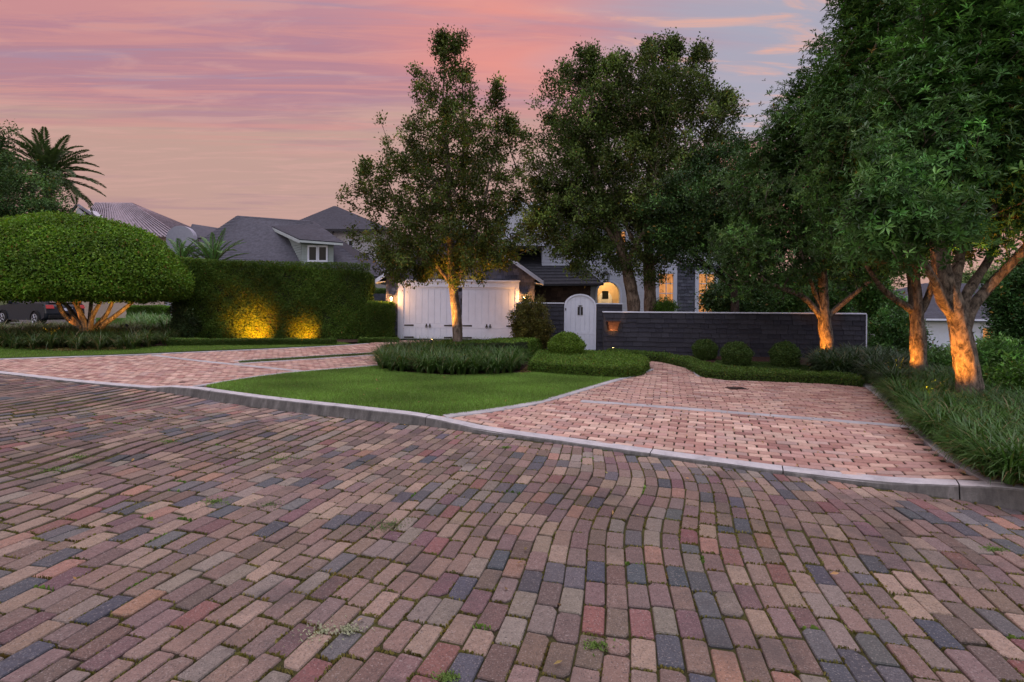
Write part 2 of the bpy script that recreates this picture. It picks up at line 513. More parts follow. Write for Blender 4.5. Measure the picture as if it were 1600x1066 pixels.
# ------------------------------------------------------------------ kerb
M['kerb'] = None
def kerb_mat():
    m, n, bs, out, pos = new_mat('kerb_concrete')
    nz = n.n('ShaderNodeSeparateXYZ'); n.t.links.new(n.n('ShaderNodeNewGeometry').outputs['Normal'], nz.inputs[0])
    a = n.noise(pos, 5, 7, .7); f = n.noise(pos, 70, 4, .7)
    mp = n.n('ShaderNodeMapping'); mp.inputs['Scale'].default_value = (1, 1, .2); n.put(mp.inputs[0], pos)
    drip = n.noise(mp.outputs[0], 9, 6, .7)
    c = n.ramp(n.m('ADD', n.m('MULTIPLY', a, .7), n.m('MULTIPLY', f, .3)), [(.3, (.25, .25, .25)), (.5, (.40, .40, .40)), (.7, (.52, .51, .50))])
    # rain-washed top, grime and algae held on the upright face
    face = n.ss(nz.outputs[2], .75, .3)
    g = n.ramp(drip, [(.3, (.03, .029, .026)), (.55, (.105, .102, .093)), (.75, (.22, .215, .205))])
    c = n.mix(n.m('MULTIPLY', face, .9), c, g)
    n.put(bs.inputs['Base Color'], c); bs.inputs['Roughness'].default_value = .85; bs.inputs['Specular IOR Level'].default_value = .2
    bump(n, bs, n.m('ADD', n.m('MULTIPLY', a, .6), f), .5, .01)
    return m
M['kerb'] = kerb_mat()
kerb = thing('kerb', (0, 0, 0), None, None); kerb['kind'] = 'structure'
KT = np.gradient(KD[:, :2], axis=0); KT /= np.linalg.norm(KT, axis=1)[:, None]
KN = np.stack([-KT[:, 1], KT[:, 0]], 1)
if KN[len(KN) // 2][1] < 0: KN = -KN
dense = []
for i in range(len(KD) - 1):
    L = np.hypot(*(KD[i + 1, :2] - KD[i, :2])); k = max(1, int(L / .12)) if KD[i, 0] > -16 else 1
    for t in range(k): dense.append((i, t / k))
dense.append((len(KD) - 2, 1.0))
prof = []
for i, t in dense:
    p = KD[i] + (KD[i + 1] - KD[i]) * t; nn = KN[i] + (KN[i + 1] - KN[i]) * t; h = p[2]
    w = .17; lean = min(.03, h * .2); rd = min(.02, h * .5)
    j = lambda a: random.uniform(-a, a)
    ring = [(p[0], p[1], -.10), (p[0] + nn[0] * j(.002), p[1] + nn[1] * j(.002), 0.0)]
    for off, z in ((lean * .7, h * .55), (lean, h - rd), (lean + rd * .3, h - rd * .35 + j(.0015)), (lean + rd, h + j(.0015)), (w - .01, h + .003), (w, h - .003), (w, -.1)):
        ring.append((p[0] + nn[0] * off, p[1] + nn[1] * off, z))
    prof.append(ring)
prof = np.array(prof); nr = prof.shape[1]
cuts_px = [-400, 90, 330, 668, 1020, 1235, 1503, 1720]
cx_ = [0]
for c_ in cuts_px:
    q = at(c_, 475 + 200, 0); ang = [abs(math.atan2(r_[1][0], r_[1][1]) - math.atan((c_ - 800) / 800)) if r_[1][1] > .5 else 9 for r_ in prof]
    cx_.append(int(np.argmin(ang)))
cx_ = sorted(set(cx_)) + [len(prof) - 1]
for a, b in zip(cx_[:-1], cx_[1:]):
    if b <= a: continue
    blk = prof[a:b + 1].copy(); g = G()
    dvec = blk[-1] - blk[-2]; blk[-1] -= dvec / (np.linalg.norm(dvec, axis=1)[:, None] + 1e-6) * .01
    m_ = len(blk)
    g.add(blk.reshape(-1, 3), [(i * nr + k, (i + 1) * nr + k, (i + 1) * nr + k + 1, i * nr + k + 1) for i in range(m_ - 1) for k in range(nr - 1)])
    g.f.append(np.array([list(range(nr))])); g.f.append(np.array([[(m_ - 1) * nr + k for k in range(nr - 1, -1, -1)]]))
    g.build('kerb_stone', M['kerb'], kerb)

# ------------------------------------------------------------------ brick street
def street_field():
    """lines traced along the courses of the photograph -> a smooth field u(x, y) whose level lines are the courses"""
    lines = [[(975, 735), (980, 750), (972, 765), (955, 780), (942, 802), (930, 840)],
             [(1015, 815), (1025, 800), (1040, 775), (1037, 745), (1030, 727), (1020, 715)],
             [(1075, 860), (1075, 815), (1082, 770), (1077, 750), (1062, 730), (1055, 720)],
             [(1155, 860), (1150, 815), (1127, 765), (1117, 745), (1095, 725)],
             [(815, 860), (832, 820), (867, 780), (882, 760), (897, 740), (902, 720), (905, 700)],
             [(665, 860), (697, 815), (745, 765), (797, 707)],
             [(400, 860), (482, 808), (560, 757), (640, 712), (700, 676)],
             [(1240, 850), (1232, 812), (1220, 782), (1200, 760)],
             [(1397, 870), (1360, 822), (1310, 782), (1270, 752)],
             [(305, 1066), (380, 1010), (450, 957), (490, 922), (540, 885), (597, 845)],
             [(490, 1066), (560, 998), (607, 950), (650, 905)],
             [(962, 1005), (960, 920), (957, 845)],
             [(1046, 1032), (1035, 972), (1027, 932), (1020, 882), (1015, 832)],
             [(1175, 1055), (1145, 970), (1122, 920), (1110, 890), (1100, 845)],
             [(1302, 1052), (1262, 985), (1230, 940), (1210, 897), (1187, 860)],
             [(1350, 1025), (1315, 967), (1282, 920), (1255, 882), (1237, 852)]]
    S_ = []
    for L in lines:
        P = [at(*p)[:2] for p in L]
        for a, b in zip(P[:-1], P[1:]):
            if b[1] < a[1]: a, b = b, a
            d = b - a; l = np.hypot(*d); k = max(1, int(l / .25))
            for t in range(k): S_.append((*(a + d * (t + .5) / k), math.atan2(d[0], d[1]), 1.0))
    for px, py, deg in [(100, 655, 24), (140, 685, 21), (150, 745, 18), (40, 850, 17), (105, 1010, 13), (450, 650, 25), (190, 808, 16),
                        (1513, 797, 2), (1540, 874, 4), (1443, 983, 12), (1600, 1000, 10), (300, 640, 26), (0, 620, 25), (250, 900, 14), (1400, 800, 4)]:
        p = at(px, py); S_.append((p[0], p[1], R(deg), 1.2))
    for X in np.arange(-15, -6, 1.5):
        S_.append((X, 3.0, R(19), .4)); S_.append((X, 7, R(24), .5)); S_.append((X, 11, R(26), .5))
    for X in (-4, -2, 0, 2, 4, 6): S_.append((X, .8, R(11), .3))
    x0, y0, h = -18.0, -.4, .4
    nx_, ny_ = 68, 34
    rows, cols_, vals, rhs = [], [], [], []
    r = 0
    def put(i, j, v): rows.append(r); cols_.append(j * nx_ + i); vals.append(v)
    A = None
    for (X, Y, th, w) in S_:
        fx, fy = (X - x0) / h, (Y - y0) / h; i, j = int(fx), int(fy)
        if not (0 <= i < nx_ - 1 and 0 <= j < ny_ - 1): continue
        a, b = fx - i, fy - j
        # gradient of the bilinear patch
        for (tx, ty, val) in ((math.sin(th), math.cos(th), 0.0), (math.cos(th), -math.sin(th), 1.0)):
            cw = w if val == 0 else w * .6
            for (di, dj, gx_, gy_) in ((0, 0, -(1 - b), -(1 - a)), (1, 0, (1 - b), -a), (0, 1, -b, (1 - a)), (1, 1, b, a)):
                put(i + di, j + dj, cw * (tx * gx_ + ty * gy_) / h)
            rhs.append(val * cw); r += 1
    lam = .45
    for j in range(ny_):
        for i in range(nx_):
            if 0 < i < nx_ - 1:
                put(i - 1, j, lam); put(i, j, -2 * lam); put(i + 1, j, lam); rhs.append(0); r += 1
            if 0 < j < ny_ - 1:
                put(i, j - 1, lam); put(i, j, -2 * lam); put(i, j + 1, lam); rhs.append(0); r += 1
    put(40, 5, 1.0); rhs.append(0); r += 1
    n = nx_ * ny_
    A = np.zeros((r, n), np.float32)
    np.add.at(A, (rows, cols_), vals)
    AtA = A.T @ A; AtA[np.diag_indices(n)] += 1e-5
    u = np.linalg.solve(AtA.astype(np.float64), (A.T @ np.array(rhs, np.float32)).astype(np.float64))
    return u.reshape(ny_, nx_), x0, y0, h

UF, ux0, uy0, uh = street_field()
Yg = uy0 + uh * np.arange(UF.shape[0]); Xg = ux0 + uh * np.arange(UF.shape[1])
PAL = [((.195, .138, .118), 34), ((.265, .200, .160), 20), ((.170, .122, .116), 20), ((.068, .076, .092), 13), ((.180, .088, .082), 4),
       ((.255, .150, .115), 6), ((.195, .168, .150), 12), ((.130, .094, .082), 18), ((.105, .105, .115), 8), ((.145, .088, .096), 6)]
pc = np.array([p[0] for p in PAL]); pw = np.array([p[1] for p in PAL], float); pw /= pw.sum()

def brick_mesh(c, t, n, L, Wd, zt, colr, tilt=(0, 0), rough=1.0, chip=0.0, detail=True):
    """one brick: rounded irregular outline, softened arris; returns verts, faces, colours"""
    hl, hw = L / 2, Wd / 2
    k = min(.0085, hw * .2)
    j = lambda s: random.uniform(-s, s) * rough
    o = []
    for sx, sy in ((1, -1), (1, 1), (-1, 1), (-1, -1)):
        kk = k * random.uniform(.5, 1.3); 
        if random.random() < chip: kk *= random.uniform(2.0, 4.0)
        a = (sx * (hl - kk), sy * hw); b = (sx * hl, sy * (hw - kk * .8))
        o += [a, b] if sx * sy > 0 and False else ([b, a] if (sx, sy) in ((1, 1), (-1, -1)) else [a, b])
    o = np.array(o) + np.array([[j(.002), j(.0018)] for _ in o])
    def ring(sc, z):
        q = o.copy(); q -= np.sign(q) * sc
        P = c[None, :2] + q[:, :1] * t[None] + q[:, 1:] * n[None]
        zz = z + q[:, 0] * tilt[0] + q[:, 1] * tilt[1]
        return np.column_stack([P, zz])
    if detail:
        V = np.concatenate([ring(0, zt - .045), ring(.0005, zt - .006), ring(.0045, zt)])
        Fq = [(i, (i + 1) % 8, 8 + (i + 1) % 8, 8 + i) for i in range(8)] + [(8 + i, 8 + (i + 1) % 8, 16 + (i + 1) % 8, 16 + i) for i in range(8)]
        Ft = [[16 + i for i in range(8)]]
        sh = np.ones(24)
    else:
        V = np.concatenate([ring(0, zt - .03), ring(.002, zt)])
        Fq = [(i, (i + 1) % 8, 8 + (i + 1) % 8, 8 + i) for i in range(8)]
        Ft = [[8 + i for i in range(8)]]
        sh = np.ones(16)
    return V, Fq, Ft, colr

pitch = .1165
umin, umax = UF.min(), UF.max()
bricks, mossp = [], []
rowX = []
us = np.arange(math.floor(umin / pitch) * pitch, umax, pitch)
XK = np.array([[np.interp(u, UF[j], Xg, left=np.nan, right=np.nan) for j in range(len(Yg))] for u in us])
for k, u in enumerate(us):
    xs = XK[k]; ok = np.isfinite(xs)
    if ok.sum() < 3: continue
    ys = Yg[ok]; xs = xs[ok]
    yy = np.arange(ys[0], ys[-1], .05)
    # smooth cubic through the grid rows
    x1 = np.interp(yy, ys, xs); ker = np.hanning(15); ker /= ker.sum()
    xp = np.pad(x1, 7, mode='reflect', reflect_type='odd'); x1 = np.convolve(xp, ker, 'valid')
    s = np.concatenate([[0], np.cumsum(np.hypot(np.diff(x1), np.diff(yy)))])
    p = -random.uniform(0, .23) - .115 * (k % 2)
    while p < s[-1]:
        L = random.gauss(.222, .006)
        if random.random() < .05: L *= random.uniform(.5, .85)
        c_s = p + L / 2
        if 0 < c_s < s[-1]:
            cxp, cyp = np.interp(c_s, s, x1), np.interp(c_s, s, yy)
            if -15.5 < cxp < 6.5 and cyp > .5:
                a_, b_ = np.interp([c_s - .08, c_s + .08], s, x1), np.interp([c_s - .08, c_s + .08], s, yy)
                t = np.array([a_[1] - a_[0], b_[1] - b_[0]]); t /= np.hypot(*t) + 1e-9
                bricks.append((cxp, cyp, t[0], t[1], L, u))
        p += L + max(.003, random.gauss(.011, .004)) + (.012 if random.random() < .12 else 0)
bricks = np.array(bricks)
# local course spacing from the gradient of u
gi = np.clip(((bricks[:, 0] - ux0) / uh).astype(int), 0, UF.shape[1] - 2); gj = np.clip(((bricks[:, 1] - uy0) / uh).astype(int), 0, UF.shape[0] - 2)
gxn = (UF[gj, gi + 1] - UF[gj, gi]) / uh; gyn = (UF[gj + 1, gi] - UF[gj, gi]) / uh
wid = np.clip(pitch / (np.hypot(gxn, gyn) + 1e-6), .095, .15) - .0085
kdist, _ = kerb_near(bricks[:, 0], bricks[:, 1])
keep = kdist < .04
bricks, wid, kdist = bricks[keep], wid[keep], kdist[keep]

def street_z(x, y):
    return .006 * np.sin(x * 2.1 + y * 1.3) * np.sin(y * 1.7 - x * .6) 

def proj(x, y, z):
    d = np.array([x, y, z - CAMH]); X = d[0] * cr + d[2] * sr; Z = -d[0] * sr + d[2] * cr
    return 800 + F * X / max(y, .01), 475 - F * Z / max(y, .01)

order = np.argsort(np.hypot(bricks[:, 0], bricks[:, 1]))
street = sheet('street', [(-18, -3), (8, -3), *[tuple(q[:2] + np.array([.02, .06])) for q in KD[::-1] if -18 < q[0] < 8]], M['joint_moss'], dz=-.012, step=1.2, zf=lambda x, y: np.zeros(len(x)))
rest = G(); n_ind = 0
moss_pts = []
for q in order:
    x, y, tx, ty, L, u = bricks[q]
    t = np.array([tx, ty]); n = np.array([-ty, tx])
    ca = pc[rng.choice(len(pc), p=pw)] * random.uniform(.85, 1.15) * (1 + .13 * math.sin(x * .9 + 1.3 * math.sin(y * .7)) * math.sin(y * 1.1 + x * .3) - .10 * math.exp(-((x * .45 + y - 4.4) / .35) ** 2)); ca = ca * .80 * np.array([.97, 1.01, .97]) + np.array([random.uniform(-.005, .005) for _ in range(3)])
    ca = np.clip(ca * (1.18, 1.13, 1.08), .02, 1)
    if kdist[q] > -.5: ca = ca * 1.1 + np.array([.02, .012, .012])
    a = random.gauss(0, .012); t2 = t * math.cos(a) + n * math.sin(a); n2 = np.array([-t2[1], t2[0]])
    zt = float(street_z(x, y)) + random.gauss(0, .0016)
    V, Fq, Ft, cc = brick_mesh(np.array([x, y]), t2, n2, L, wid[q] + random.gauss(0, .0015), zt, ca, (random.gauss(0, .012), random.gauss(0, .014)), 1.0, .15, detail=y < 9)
    sx, sy = proj(x, y, zt)
    vis = -10 < sx < 1610 and sy < 1080 and y > .5
    if vis and n_ind < 300 :
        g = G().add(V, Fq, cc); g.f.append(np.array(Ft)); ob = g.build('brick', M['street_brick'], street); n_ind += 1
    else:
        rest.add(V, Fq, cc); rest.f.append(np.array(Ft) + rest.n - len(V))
    if y < 7.5:
        e = np.array([x, y]) + t * (L / 2 + .006)
        dens = .5 + .5 * math.sin(x * 1.9 + 1) * math.sin(y * 1.3 + .5) 
        if random.random() < .50 + .45 * dens: moss_pts.append((e, n, wid[q], 1.0))
        if random.random() < .30 + .35 * dens: moss_pts.append((np.array([x, y]) + n * wid[q] * .54, t, L * random.uniform(.3, 1), .55))
rest.build('brick_field', M['street_brick'], street, kind='stuff')

# moss and tiny grass in the joints
mv, mc = [], []
for e, d, w, hgt in moss_pts:
    nn = int(random.uniform(9, 26) * (w / .1) * (1 if e[1] < 4 else .55))
    cl = np.array([.150, .140, .042]) * random.uniform(.6, 1.25) + np.array([random.uniform(0, .05), random.uniform(0, .03), 0]) * random.random()
    big = random.random() < .025
    for _ in range(nn):
        p = e + d * random.uniform(-.5, .5) * w + np.array([random.gauss(0, .0035), random.gauss(0, .0035)])
        s_ = random.uniform(.003, .010) * (1.5 if big else 1); h_ = random.uniform(.001, .008) * hgt * (2.2 if big else 1)
        a = random.uniform(0, 6.28); vx, vy = math.cos(a) * s_, math.sin(a) * s_
        lx, ly = random.gauss(0, .004), random.gauss(0, .004)
        z0 = -.010
        mv.append([(p[0] - vx, p[1] - vy, z0), (p[0] + vx, p[1] + vy, z0), (p[0] + vx * .5 + lx, p[1] + vy * .5 + ly, z0 + .01 + h_), (p[0] - vx * .5 + lx, p[1] - vy * .5 + ly, z0 + .01 + h_)])
        mc.append(cl * random.uniform(.7, 1.4) * (np.array([.8, 1.5, 1.0]) if big else 1))
mv = np.array(mv); mc = np.repeat(np.array(mc), 4, axis=0)
G().add(mv.reshape(-1, 3), np.arange(len(mv) * 4).reshape(-1, 4), np.clip(mc, 0, 1)).build('joint_moss', M['leaf'], origin=(0, 0, 0), kind='stuff')

# weeds in the paving
wv, wc = [], []
WS = [(440, 718, .16, 1), (80, 735, .14, 1), (335, 785, .1, 1), (420, 790, .12, 0), (600, 826, .14, 0), (505, 988, .09, 2), (545, 985, .05, 2), (265, 690, .1, 1), (120, 715, .1, 1), (610, 820, .1, 0), (930, 1010, .05, 1), (700, 1060, .04, 1), (1555, 860, .05, 1), (790, 700, .05, 1)]
for px, py, r_, kd_ in WS:
    c0 = at(px, py)[:2]
    for _ in range(170 if kd_ != 2 else 150):
        a = random.uniform(0, 6.28); rr = r_ * abs(random.gauss(0, .55)); p = c0 + np.array([math.cos(a) * rr * 1.6, math.sin(a) * rr])
        s_ = random.uniform(.003, .007); b = random.uniform(0, 6.28); L = random.uniform(.006, .02)
        d = np.array([math.cos(b), math.sin(b)]); n_ = np.array([-d[1], d[0]]) * s_
        z = .002; up = random.uniform(.004, .014)
        wv.append([(*(p - n_), z), (*(p + d * L * .6 - n_ * .2), z + up), (*(p + d * L), z + up * .8), (*(p + n_ + d * L * .3), z + up * .5)])
        wc.append(((.13, .17, .07), (.12, .20, .04), (.35, .38, .24))[kd_])
wv = np.array(wv); wc = np.repeat(np.array(wc), 4, 0) * rng.uniform(.7, 1.2, (len(wv), 1)).repeat(4, 0)
G().add(wv.reshape(-1, 3), np.arange(len(wv) * 4).reshape(-1, 4), wc).build('paving_weeds', M['leaf'], origin=(0, 0, 0), kind='stuff')

# ------------------------------------------------------------------ driveways
def kerb_back(px_from, px_to, off=.16, n=14):
    A = [k for k in range(len(KD)) if KD[k][1] > 0]
    out = []
    for k in A:
        sx = 800 + 800 * KD[k][0] / KD[k][1]
        if px_from <= sx <= px_to: out.append(tuple(KD[k, :2] + KN[k] * off))
    return out

STRIP_R = ppoly([(694, 651), (735, 646), (790, 638), (850, 628), (905, 611), (955, 596), (1000, 584), (1017, 577)])
drive_r = np.array(kerb_back(700, 1532) + list(ppoly([(1532, 750), (1490, 728), (1450, 700), (1418, 667), (1385, 630), (1345, 601), (1225, 594), (1095, 588), (1083, 580), (1062, 571), (1030, 563), (985, 558), (945, 553.5), (900, 549), (890, 551), (930, 556), (985, 562), (1010, 568)])) + list(STRIP_R[::-1]))
drive_l = np.array(kerb_back(-420, 300) + list(ppoly([(318, 603), (360, 596), (410, 588), (450, 583), (590, 572), (640, 571), (830, 560), (830, 532), (612, 532), (575, 537), (520, 541), (400, 547), (300, 551), (225, 555), (100, 559), (0, 562), (-150, 565), (-420, 556)])))
def sheet_drive(poly): return sheet('driveway', poly, M['joint'], dz=-.012, step=.45)
dr = sheet_drive(drive_r); dl = sheet_drive(drive_l)
DPAL = np.array([(.41, .262, .205), (.48, .330, .255), (.34, .195, .155), (.39, .245, .205), (.51, .37, .29), (.27, .145, .120), (.37, .265, .225)])
DW = np.array([28, 20, 14, 14, 10, 6, 8.]); DW /= DW.sum()

def lay(poly, ang, parent, limit, excl=None, L=.205, Wd=.102, rows_bulge=0.0, far=11.0, tone=1.0):
    poly = np.asarray(poly)[:, :2]
    ca, sa = math.cos(ang), math.sin(ang)
    T = np.array([ca, sa]); N = np.array([-sa, ca])
    o = poly.mean(0)
    q = (poly - o) @ np.stack([T, N], 1)
    lo, hi = q.min(0), q.max(0)
    P, I = [], []
    gw, gl = Wd + .008, L + .009
    for r_ in range(int((hi[1] - lo[1]) / gw) + 1):
        off = (r_ % 2) * gl / 2 + random.uniform(-.012, .012)
        s = np.arange(lo[0] - off, hi[0], gl)
        P.append(np.column_stack([s, np.full(len(s), lo[1] + r_ * gw)]))
    P = np.concatenate(P); W_ = o + P[:, :1] * T + P[:, 1:] * N
    W_ = W_[inside(poly, W_)]
    if excl is not None:
        for e in excl: W_ = W_[~inside(e, W_)]
    z = np.atleast_1d(ground(W_[:, 0], W_[:, 1]))
    e1 = .05
    zx = np.atleast_1d(ground(W_[:, 0] + T[0] * e1, W_[:, 1] + T[1] * e1)); zy = np.atleast_1d(ground(W_[:, 0] + N[0] * e1, W_[:, 1] + N[1] * e1))
    order = np.argsort(np.hypot(*W_.T))
    g = G(); cnt = 0
    for i in order:
        x, y = W_[i]
        cc = np.clip(DPAL[rng.choice(len(DPAL), p=DW)] * random.uniform(.82, 1.14) * tone, .02, 1)
        a = random.gauss(0, .02); t2 = T * math.cos(a) + N * math.sin(a); n2 = np.array([-t2[1], t2[0]])
        jl = L * random.uniform(.94, 1.01)
        V, Fq, Ft, cc = brick_mesh(W_[i], t2, n2, jl, Wd * random.uniform(.93, 1.0), z[i] + random.gauss(0, .0018), cc, ((zx[i] - z[i]) / e1 + random.gauss(0, .012), (zy[i] - z[i]) / e1 + random.gauss(0, .014)), 1.0, .1, detail=y < far)
        sx, sy = proj(x, y, .1)
        if cnt < limit and 0 < sx < 1600 and sy < 1066:
            h = G().add(V, Fq, cc); h.f.append(np.array(Ft)); h.build('brick', M['drive_brick'], parent); cnt += 1
        else:
            g.add(V, Fq, cc); g.f.append(np.array(Ft) + g.n - len(V))
    return g

DIV_R = ppoly([(908, 627), (1010, 634), (1160, 646), (1300, 657), (1420, 667)])
def halves(poly, line):
    """split a polygon by the (extended) straight line through the ends of 'line'"""
    a, b = line[0], line[-1]; d = (b - a) / np.hypot(*(b - a)); a = a - d * 60; b = b + d * 60; n = np.array([-d[1], d[0]])
    near = np.array([a, b, b - n * 60, a - n * 60]); farp = np.array([a, b, b + n * 60, a + n * 60])
    return near, farp
nearR, farR = halves(drive_r, DIV_R)
angR = math.atan2(*(DIV_R[-1] - DIV_R[0])[::-1])
g1 = lay(drive_r, angR, dr, 300, excl=[farR])
g2 = lay(drive_r, R(-17), dr, 0, excl=[nearR], tone=.92)  # bricks past the divider coloured darker for the shade under the trees
g1.v += g2.v; g1.f += [f + g1.n for f in g2.f]; g1.c += g2.c; g1.n += g2.n
g1.build('brick_field', M['drive_brick'], dr, kind='stuff')
DIV_L = ppoly([(240, 555), (300, 563), (380, 571), (478, 581)])
g3 = lay(drive_l, R(-20), dl, 0, far=0)
g3.build('brick_field', M['drive_brick'], dl, kind='stuff')

ribbon('edging_strip', STRIP_R, .15, M['concrete'])
ribbon('edging_strip', DIV_R, .14, M['concrete'], dz=.008)
ribbon('edging_strip', ppoly([(1545, 755), (1492, 727), (1455, 699), (1420, 666), (1386, 630), (1346, 600)]), .16, M['concrete'], side=-.9)
ribbon('edging_strip', ppoly([(1340, 600), (1225, 594), (1097, 588.5)]), .10, M['concrete'], dz=.006)
ribbon('edging_strip', ppoly([(1094, 589), (1086, 580), (1064, 571), (1032, 563), (990, 558), (945, 553)]), .12, M['concrete'], dz=.008)
ribbon('edging_strip', DIV_L, .15, M['concrete'], dz=.008)
ribbon('edging_strip', ppoly([(306, 604), (350, 597), (405, 588), (450, 582.5), (520, 577), (592, 571)]), .16, M['concrete'])
ribbon('edging_strip', ppoly([(-420, 556), (-150, 564.5), (0, 561.5), (100, 558.5), (225, 554), (300, 550.5), (400, 546.5), (520, 541), (575, 537)]), .12, M['concrete'], dz=.01)
med = ppoly([(372, 565), (480, 558), (595, 551), (640, 549), (640, 551.5), (595, 553.5), (480, 561), (375, 568)])
ribbon('edging_strip', ppoly([(366, 568.5), (480, 562), (600, 554), (640, 552)]), .12, M['concrete'], dz=.01)
ribbon('edging_strip', ppoly([(366, 564.5), (480, 557), (600, 550), (640, 548)]), .12, M['concrete'], dz=.01)
# iron cover in the right driveway
cpos = atg(1151, 607.5)
cv = thing('drain_cover', tuple(cpos), 'small dark rusty iron cover set in the right brick driveway', 'cover')
g = G(); 
g.box((cpos[0] - .16, cpos[1] - .11, cpos[2] - .02), (cpos[0] + .16, cpos[1] + .11, cpos[2] + .012))
g.build('frame', M['brass_box'], cv)
g = G()
for k in range(6): g.box((cpos[0] - .14 + k * .048, cpos[1] - .09, cpos[2] + .012), (cpos[0] - .14 + k * .048 + .03, cpos[1] + .09, cpos[2] + .018))
g.build('grate', M['black_iron'], cv)

# ------------------------------------------------------------------ lawns, beds, grass
lawn_poly = np.array([tuple(atg(322, 604)[:2])] + kerb_back(310, 684, off=.165) + list(ppoly([(694, 650), (735, 645), (790, 637), (850, 627), (905, 610), (955, 595), (990, 587), (930, 585), (850, 582), (815, 584), (700, 588), (620, 582), (590, 573), (520, 578), (450, 584), (405, 589.5), (350, 598)])))
sheet('lawn', lawn_poly, M['turf'], dz=-.004)
lawn2 = ppoly([(-420, 554), (-150, 562), (0, 559.5), (100, 556.5), (225, 552), (300, 548.5), (400, 544.5), (520, 539.5), (548, 537), (520, 533), (400, 538), (250, 541), (200, 543), (60, 545), (10, 538), (0, 520), (-300, 520), (-700, 520)])
sheet('lawn', lawn2, M['turf'], dz=-.004)
lawn3 = ppoly([(150, 494), (300, 494), (330, 512), (260, 518), (150, 512)])
sheet('lawn', lawn3, M['turf'], dz=.01)
bed_mid = ppoly([(583, 574), (600, 583), (700, 590), (815, 586), (850, 583), (930, 586), (988, 588), (1015, 577), (1010, 568), (930, 555), (890, 549), (830, 552), (700, 548), (620, 556)])
sheet('mulch_bed', bed_mid, M['mulch'], dz=.006)
bed_l = ppoly([(-60, 535), (10, 545), (100, 549), (200, 545), (260, 541), (520, 536), (575, 534), (575, 522), (250, 516), (0, 510), (-100, 515)])
sheet('mulch_bed', bed_l, M['mulch'], dz=.004)
bed_r = ppoly([(1548, 754), (1495, 725), (1458, 697), (1424, 665), (1390, 630), (1350, 599), (1300, 595), (1225, 592), (1100, 586), (1090, 578), (1066, 569), (1034, 561), (990, 556), (940, 550), (950, 546), (1352, 552), (1560, 560), (1900, 600), (2300, 700), (2300, 850), (1760, 800)])
sheet('mulch_bed', bed_r, M['mulch'], dz=.006)
# road and pavement far left, where the parked car stands
q = [atg(-700, 514)[:2], atg(280, 512)[:2], atg(330, 499)[:2], atg(-700, 499)[:2]]
sheet('far_driveway', q, M['asphalt'], dz=.01)

def grass(poly, n, h, w, cbase, name='lawn_grass', cvar=.25, dz=0, patch=.5):
    P = scatter(np.asarray(poly), n)
    z = np.atleast_1d(ground(P[:, 0], P[:, 1])) + dz
    a = rng.uniform(0, 2 * np.pi, n); hh = h * rng.uniform(.6, 1.3, n); lean = rng.normal(0, .45, (n, 2)) * hh[:, None]
    sx, sy = np.cos(a) * w / 2, np.sin(a) * w / 2
    V = np.empty((n, 3, 3))
    V[:, 0] = np.column_stack([P[:, 0] - sx, P[:, 1] - sy, z]); V[:, 1] = np.column_stack([P[:, 0] + sx, P[:, 1] + sy, z])
    V[:, 2] = np.column_stack([P[:, 0] + lean[:, 0], P[:, 1] + lean[:, 1], z + hh])
    tone = 1 + patch * .3 * (np.sin(P[:, 0] * 2.3 + np.sin(P[:, 1] * 3)) * np.sin(P[:, 1] * 2.9 + 1)) 
    C = np.array(cbase)[None] * (tone * rng.uniform(1 - cvar, 1 + cvar, n))[:, None]
    dry = rng.random(n) < .05
    C[dry] = (.20, .17, .07)
    G().add(V.reshape(-1, 3), np.arange(n * 3).reshape(-1, 3), np.repeat(C, 3, 0)).build(name, M['leaf'], origin=(0, 0, 0), kind='stuff')

grass(lawn_poly, 300000, .034, .0075, (.165, .295, .055), cvar=.5, patch=.9)
grass(lawn2[(lawn2[:, 0] > -40)], 110000, .032, .010, (.14, .25, .035))
grass(med, 9000, .035, .01, (.07, .13, .035), dz=.0)
grass(lawn3, 30000, .06, .03, (.12, .25, .05))
# ------------------------------------------------------------------ foliage tools
def unit(v): return v / (np.linalg.norm(v, axis=-1, keepdims=True) + 1e-9)
def rdir(n):
    v = rng.normal(0, 1, (n, 3)); return unit(v)

def leaf_quads(P, D, Nn, L, W_, fold=.0):
    """diamond leaves: base P, direction D, face normal Nn"""
    Sd = unit(np.cross(D, Nn)); L = np.broadcast_to(L, len(P))[:, None]; W_ = np.broadcast_to(W_, len(P))[:, None]
    Nn = unit(np.cross(Sd, D))
    V = np.empty((len(P), 4, 3))
    V[:, 0] = P; V[:, 1] = P + D * L * .5 + Sd * W_ / 2 + Nn * W_ * fold
    V[:, 2] = P + D * L - Nn * L * .10; V[:, 3] = P + D * L * .5 - Sd * W_ / 2 + Nn * W_ * fold
    return V.reshape(-1, 3)

LEAFGAIN = np.array([1.8, 2.05, 1.25])
def tone(n, c, var=.3, hue=.12, yellow=0.0):
    C = np.array(c)[None] * LEAFGAIN * rng.uniform(1 - var, 1 + var, (n, 1))
    C = C * (1 + rng.uniform(-hue, hue, (n, 3)) * np.array([1, .3, .8]))
    if yellow:
        k = rng.random(n) < yellow; C[k] = np.array([.20, .13, .03]) * rng.uniform(.6, 1.3, (k.sum(), 1))
    return np.clip(C, 0, 1)

def add_leaves(g, P, D, Nn, L, W_, C, fold=.15):
    V = leaf_quads(P, D, Nn, L, W_, fold)
    g.add(V, np.arange(len(V)).reshape(-1, 4), np.repeat(C, 4, 0))

def ell(px, py, Y, rx, ry, ryd=None):
    """ellipsoid of a crown: centre and radii read off the photograph at depth Y"""
    c = atd(px, py, Y); s = Y / F
    return (c, np.array([rx * s, (ryd if ryd is not None else rx * s * .85), ry * s]))

